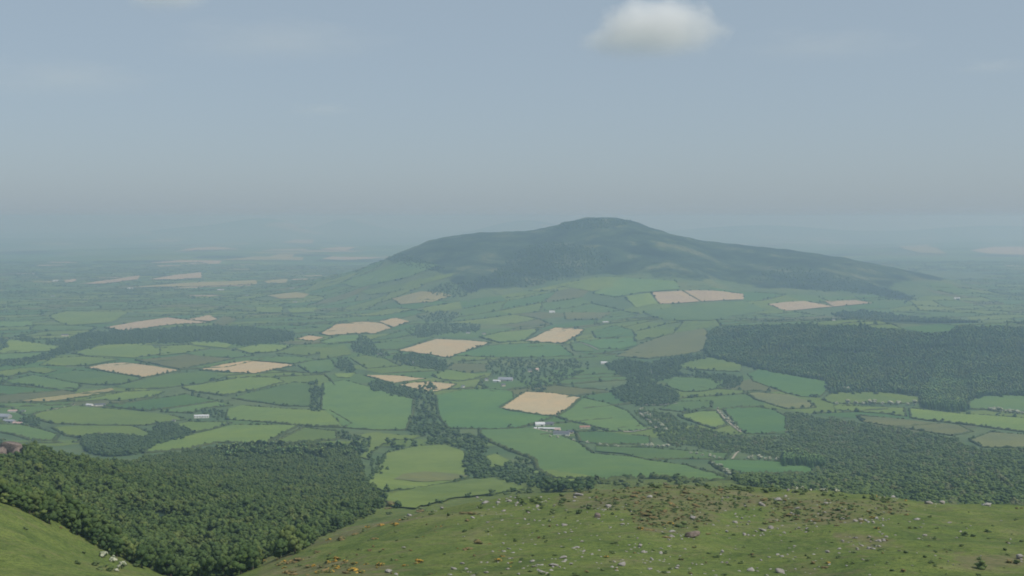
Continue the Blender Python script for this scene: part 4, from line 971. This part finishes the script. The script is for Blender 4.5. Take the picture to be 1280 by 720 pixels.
building('barn', 22, 530.5, 12, 9, 3.5, -.15, 'white_wall', 'pinkroof', 'faded pink roofed shed right of the blue grey sheds', 'barn')
building('farmhouse', 16, 515.5, 11, 8, 4, .05, 'white_wall', 'pinkroof', 'pink roofed house behind the blue grey sheds', 'house', None, .6, 3)
building('barn', 29, 515.5, 5, 6, 4, .05, 'white_wall', 'slate', 'small white outbuilding beside the pink roofed house', 'barn')
building('barn', 632, 476, 18, 22, 5, -.15, 'grey_wall', 'bluetin', 'dark blue roofed barn beside the village wood', 'barn')
building('barn', 621, 477.5, 9, 9, 4, -.3, 'white_wall', 'tin', 'white gabled barn left of the dark blue roof', 'barn')
building('cottage', 629, 483, 5, 8, 5, .4, 'cream_wall', 'slate', 'cream cottage below the dark blue roofed barn', 'house', None, .7, 2, True)
building('barn', 755, 455, 8, 12, 5, .05, 'white_wall', 'tin', 'white barn at the left end of the dark tree belt', 'barn')
building('cottage', 608, 476, 4, 8, 5, .2, 'white_wall', 'slate', 'white cottage left of the white gabled barn', 'house', None, .7, 2)
building('cottage', 578.5, 485, 4, 7, 5.5, .9, 'white_wall', 'slate', 'white gabled cottage right of the tan field with trees', 'house', None, .8, 2)
building('cottage', 517, 455, 4, 8, 5.5, 1.0, 'white_wall', 'slate', 'white cottage among trees under the four-cornered tan field', 'house', None, .8, 2)
building('cottage', 476, 444, 8, 9, 4.5, .3, 'cream_wall', 'slate', 'cream house among the trees left of the tan field', 'house', None, .6, 3)
building('cottage', 663, 465, 6, 9, 5, .1, 'cream_wall', 'slate', 'cream house in the middle of the village wood', 'house', None, .6, 3)
building('cottage', 671, 464, 4, 9, 6, .6, 'cream_wall', 'pinkroof', 'tall cream gabled house right in the village wood', 'house', None, .8, 2)
building('barn', 690, 391, 7, 14, 6, .05, 'white_wall', 'tin', 'white farm building under the wooded hill', 'barn')
building('cottage', 757, 404, 7, 10, 5, .05, 'cream_wall', 'tin', 'pale cottage below the olive hill field', 'house', None, .6, 2)
building('farmhouse', 81, 420.5, 8, 12, 6, .2, 'cream_wall', 'slate', 'cream house among the river trees', 'house', None, .6, 3)
building('barn', 1196, 374, 7, 14, 6, .1, 'white_wall', 'tin', 'white barn alone on the far right fields', 'barn')
building('barn', 70, 352, 7, 16, 7, .1, 'white_wall', 'tin', 'white barn far across the left plain', 'barn')
building('barn', 163, 361.5, 6, 14, 7, 0, 'white_wall', 'tin', 'white barn at the end of the long pale strip', 'barn')
building('barn', 276, 363.5, 8, 16, 6, 0, 'cream_wall', 'tin', 'cream barn below the far pale strip', 'barn')
building('cottage', 1042, 401, 4, 8, 5, 0, 'white_wall', 'slate', 'white cottage above the plantation edge', 'house', None, .6, 2)
building('cottage', 813, 467, 3, 8, 5.5, .2, 'cream_wall', 'slate', 'cream house hidden among the dark tree belt', 'house', None, .7, 2)
for x_, y_, wl, lb in ((66,371,'white_wall','tiny white cottage by hedges in the left middle plain'),(107,376,'cream_wall','tiny cream cottage right of the tiny white one'),(310,370,'white_wall','tiny white cottage below the far pale strip'),(365,361,'white_wall','tiny white cottage by the far trees left of the hill'),
    (369,378,'white_wall','tiny white cottage above the pale small field'),(585,417,'white_wall','tiny white cottage above the four-cornered tan field'),(605,418,'cream_wall','tiny cream cottage left of the upper tan field'),(1215,420,'white_wall','tiny white cottage behind the plantation top')):
    building('cottage', x_, y_, 5, 9, 5, R.uniform(-.4, .4), wl, 'slate', lb, 'house', None, .6, 2)
def ribbon(name, pts, wid, m, lab=None):
    Q = unproject([p[0] for p in pts], [p[1] for p in pts])[:, :2]; d = np.linalg.norm(np.diff(Q, axis=0), axis=1); s = np.concatenate([[0], np.cumsum(d)])
    t = np.linspace(0, s[-1], max(3, int(s[-1] / 10))); q = np.stack([np.interp(t, s, Q[:, 0]), np.interp(t, s, Q[:, 1])], 1)
    tg = np.gradient(q, axis=0); tg /= np.linalg.norm(tg, axis=1)[:, None]; nm = np.stack([-tg[:, 1], tg[:, 0]], 1); V = []
    for o_ in (-1, 1):
        a = q + nm * wid / 2 * o_; V.append(np.column_stack([a, height(a[:, 0], a[:, 1]) + 1.6 + 2.5e-4 * a[:, 1]]))
    n = len(q); f = np.array([(i, i + 1, n + i + 1, n + i) for i in range(n - 1)])
    o = link(name, mesh(name, np.concatenate(V), f, m)); tag(o, lab, None, None, 'structure'); return o
ribbon('path', [(786,541),(800,539),(814,536)], 7, M['lane'])
ribbon('path', [(772,533),(778,537),(785,541)], 16, M['gravel'])
ribbon('path', [(800,507),(825,507),(847,505)], 8, M['lane'])
ribbon('path', [(58,514),(75,511),(94,507)], 6, M['gravel'])
ribbon('path', [(800,517),(812,527),(825,540)], 6, M['lane'])
ribbon('path', [(896,512),(910,528),(926,541)], 5, M['gravel'])
ribbon('path', [(915,575),(920,568),(925,564)], 4, M['gravel'])
ribbon('path', [(338,556),(358,546),(380,535)], 4, M['gravel'])
ribbon('path', [(668,536),(690,541),(716,543)], 14, M['gravel'])
ribbon('path', [(722,428),(738,433),(748,438)], 6, M['lane'])

# ------------------------------------------------------------------ clouds above the haze
def cloud(name, px, py, yy, w_, h_, dens, label, seed, flat=.5, gain=2.6, lump=1.1, nsc=1.7):
    tx, tz = ray(px, py); c = Vector((float(tx) * yy, yy, float(tz) * yy)); sx = w_ / F * yy / 2; sz = h_ / F * yy / 2
    v, f = ico(4); r = np.random.default_rng(seed); v = v.copy()
    k = 1 + .10 * np.sin(v @ r.normal(0, 3, 3) + 1) + .08 * np.sin(v @ r.normal(0, 5, 3)); v = v * k[:, None]
    v[:, 2] = np.where(v[:, 2] < 0, v[:, 2] * flat, v[:, 2])
    m = bpy.data.materials.new(name); m.use_nodes = True; t = m.node_tree; t.nodes.clear()
    out = t.nodes.new('ShaderNodeOutputMaterial'); pv = t.nodes.new('ShaderNodeVolumePrincipled'); pv.inputs['Color'].default_value = (1, 1, 1, 1); pv.inputs['Anisotropy'].default_value = 0.0
    tc = t.nodes.new('ShaderNodeTexCoord'); ln = t.nodes.new('ShaderNodeVectorMath'); ln.operation = 'LENGTH'
    mp = t.nodes.new('ShaderNodeVectorMath'); mp.operation = 'MULTIPLY'
    t.links.new(tc.outputs['Object'], mp.inputs[0])
    sxz = t.nodes.new('ShaderNodeSeparateXYZ'); t.links.new(tc.outputs['Object'], sxz.inputs[0])
    # lower half is squashed in the hull: undo it so the edge fade follows the hull
    gt = math_(t, 'LESS_THAN', sxz.outputs[2], 0.0); zf = math_(t, 'ADD', 1.0, math_(t, 'MULTIPLY', gt, 1 / flat - 1))
    cx = t.nodes.new('ShaderNodeCombineXYZ'); cx.inputs[0].default_value = 1; cx.inputs[1].default_value = 1; t.links.new(zf, cx.inputs[2]); t.links.new(cx.outputs[0], mp.inputs[1])
    t.links.new(mp.outputs[0], ln.inputs[0])
    n1 = noise(t, tc.outputs['Object'], nsc, 6, .62)
    d = math_(t, 'SUBTRACT', math_(t, 'ADD', .80, math_(t, 'MULTIPLY', math_(t, 'SUBTRACT', n1, .5), lump)), ln.outputs['Value'])
    d = math_(t, 'MULTIPLY', math_(t, 'MINIMUM', math_(t, 'MAXIMUM', math_(t, 'MULTIPLY', d, gain), 0.0), 1.0), dens)
    lo = t.nodes.new('ShaderNodeMapRange'); lo.interpolation_type = 'SMOOTHSTEP'; t.links.new(sxz.outputs[2], lo.inputs['Value'])
    lo.inputs['From Min'].default_value = -flat * .8; lo.inputs['From Max'].default_value = .6; lo.inputs['To Min'].default_value = .05; lo.inputs['To Max'].default_value = 1
    d = math_(t, 'MULTIPLY', d, lo.outputs[0])
    t.links.new(d, pv.inputs['Density']); t.links.new(pv.outputs[0], out.inputs['Volume'])
    o = link(name, mesh(name, v, f, m)); o.location = c; o.scale = (sx, sx * .8, sz); tag(o, label, 'cloud'); return o
cloud('cloud', 815, 53, 9000, 220, 145, .0052, 'soft white cumulus cloud above the hill at the top of the sky', 4, .45, 3.6, 1.15, 1.5)
cloud('cloud', 207, -2, 9000, 130, 90, .0040, 'faint hazy cloud cut by the top edge at the left', 8, .6, 3, 1.2, 1.8)
cloud('cloud', 340, 58, 11000, 380, 90, .00032, 'very faint wide veil of cloud at upper left', 11, .8, 1.6, 1.5, 2.2)
cloud('cloud', 70, 105, 12000, 330, 90, .00028, 'very faint veil of cloud at the left edge', 12, .8, 1.6, 1.5, 2.2)
cloud('cloud', 1030, 62, 11000, 300, 70, .0003, 'very faint veil of cloud right of the cumulus', 13, .8, 1.6, 1.5, 2.2)
cloud('cloud', 1240, 86, 10000, 130, 36, .0006, 'small faint cloud wisp near the right edge', 14, .8, 1.8, 1.4, 2.0)
cloud('cloud', 400, 140, 14000, 120, 34, .0004, 'small faint wisp low over the left plain', 15, .8, 1.8, 1.4, 2.0)

# ------------------------------------------------------------------ haze
hz = bpy.data.materials.new('haze'); hz.use_nodes = True; t = hz.node_tree; t.nodes.clear()
out = t.nodes.new('ShaderNodeOutputMaterial'); pv = t.nodes.new('ShaderNodeVolumePrincipled')
pv.inputs['Color'].default_value = HAZE_COLOR; pv.inputs['Absorption Color'].default_value = HAZE_ABSORB; pv.inputs['Density'].default_value = HAZE_DENSITY; pv.inputs['Anisotropy'].default_value = .2
t.links.new(pv.outputs[0], out.inputs['Volume'])
zt = max(30.0, float(GZ.max()) + 15); zb = float(GZ.min()) - 1
o = link('haze', mesh('haze', *box(-46000, 46000, -900, 62000, zb, zt), hz)); tag(o, 'pale summer haze over the whole plain', None, None, 'stuff')
print('haze box', zb, zt, 'done', time.time() - T0)
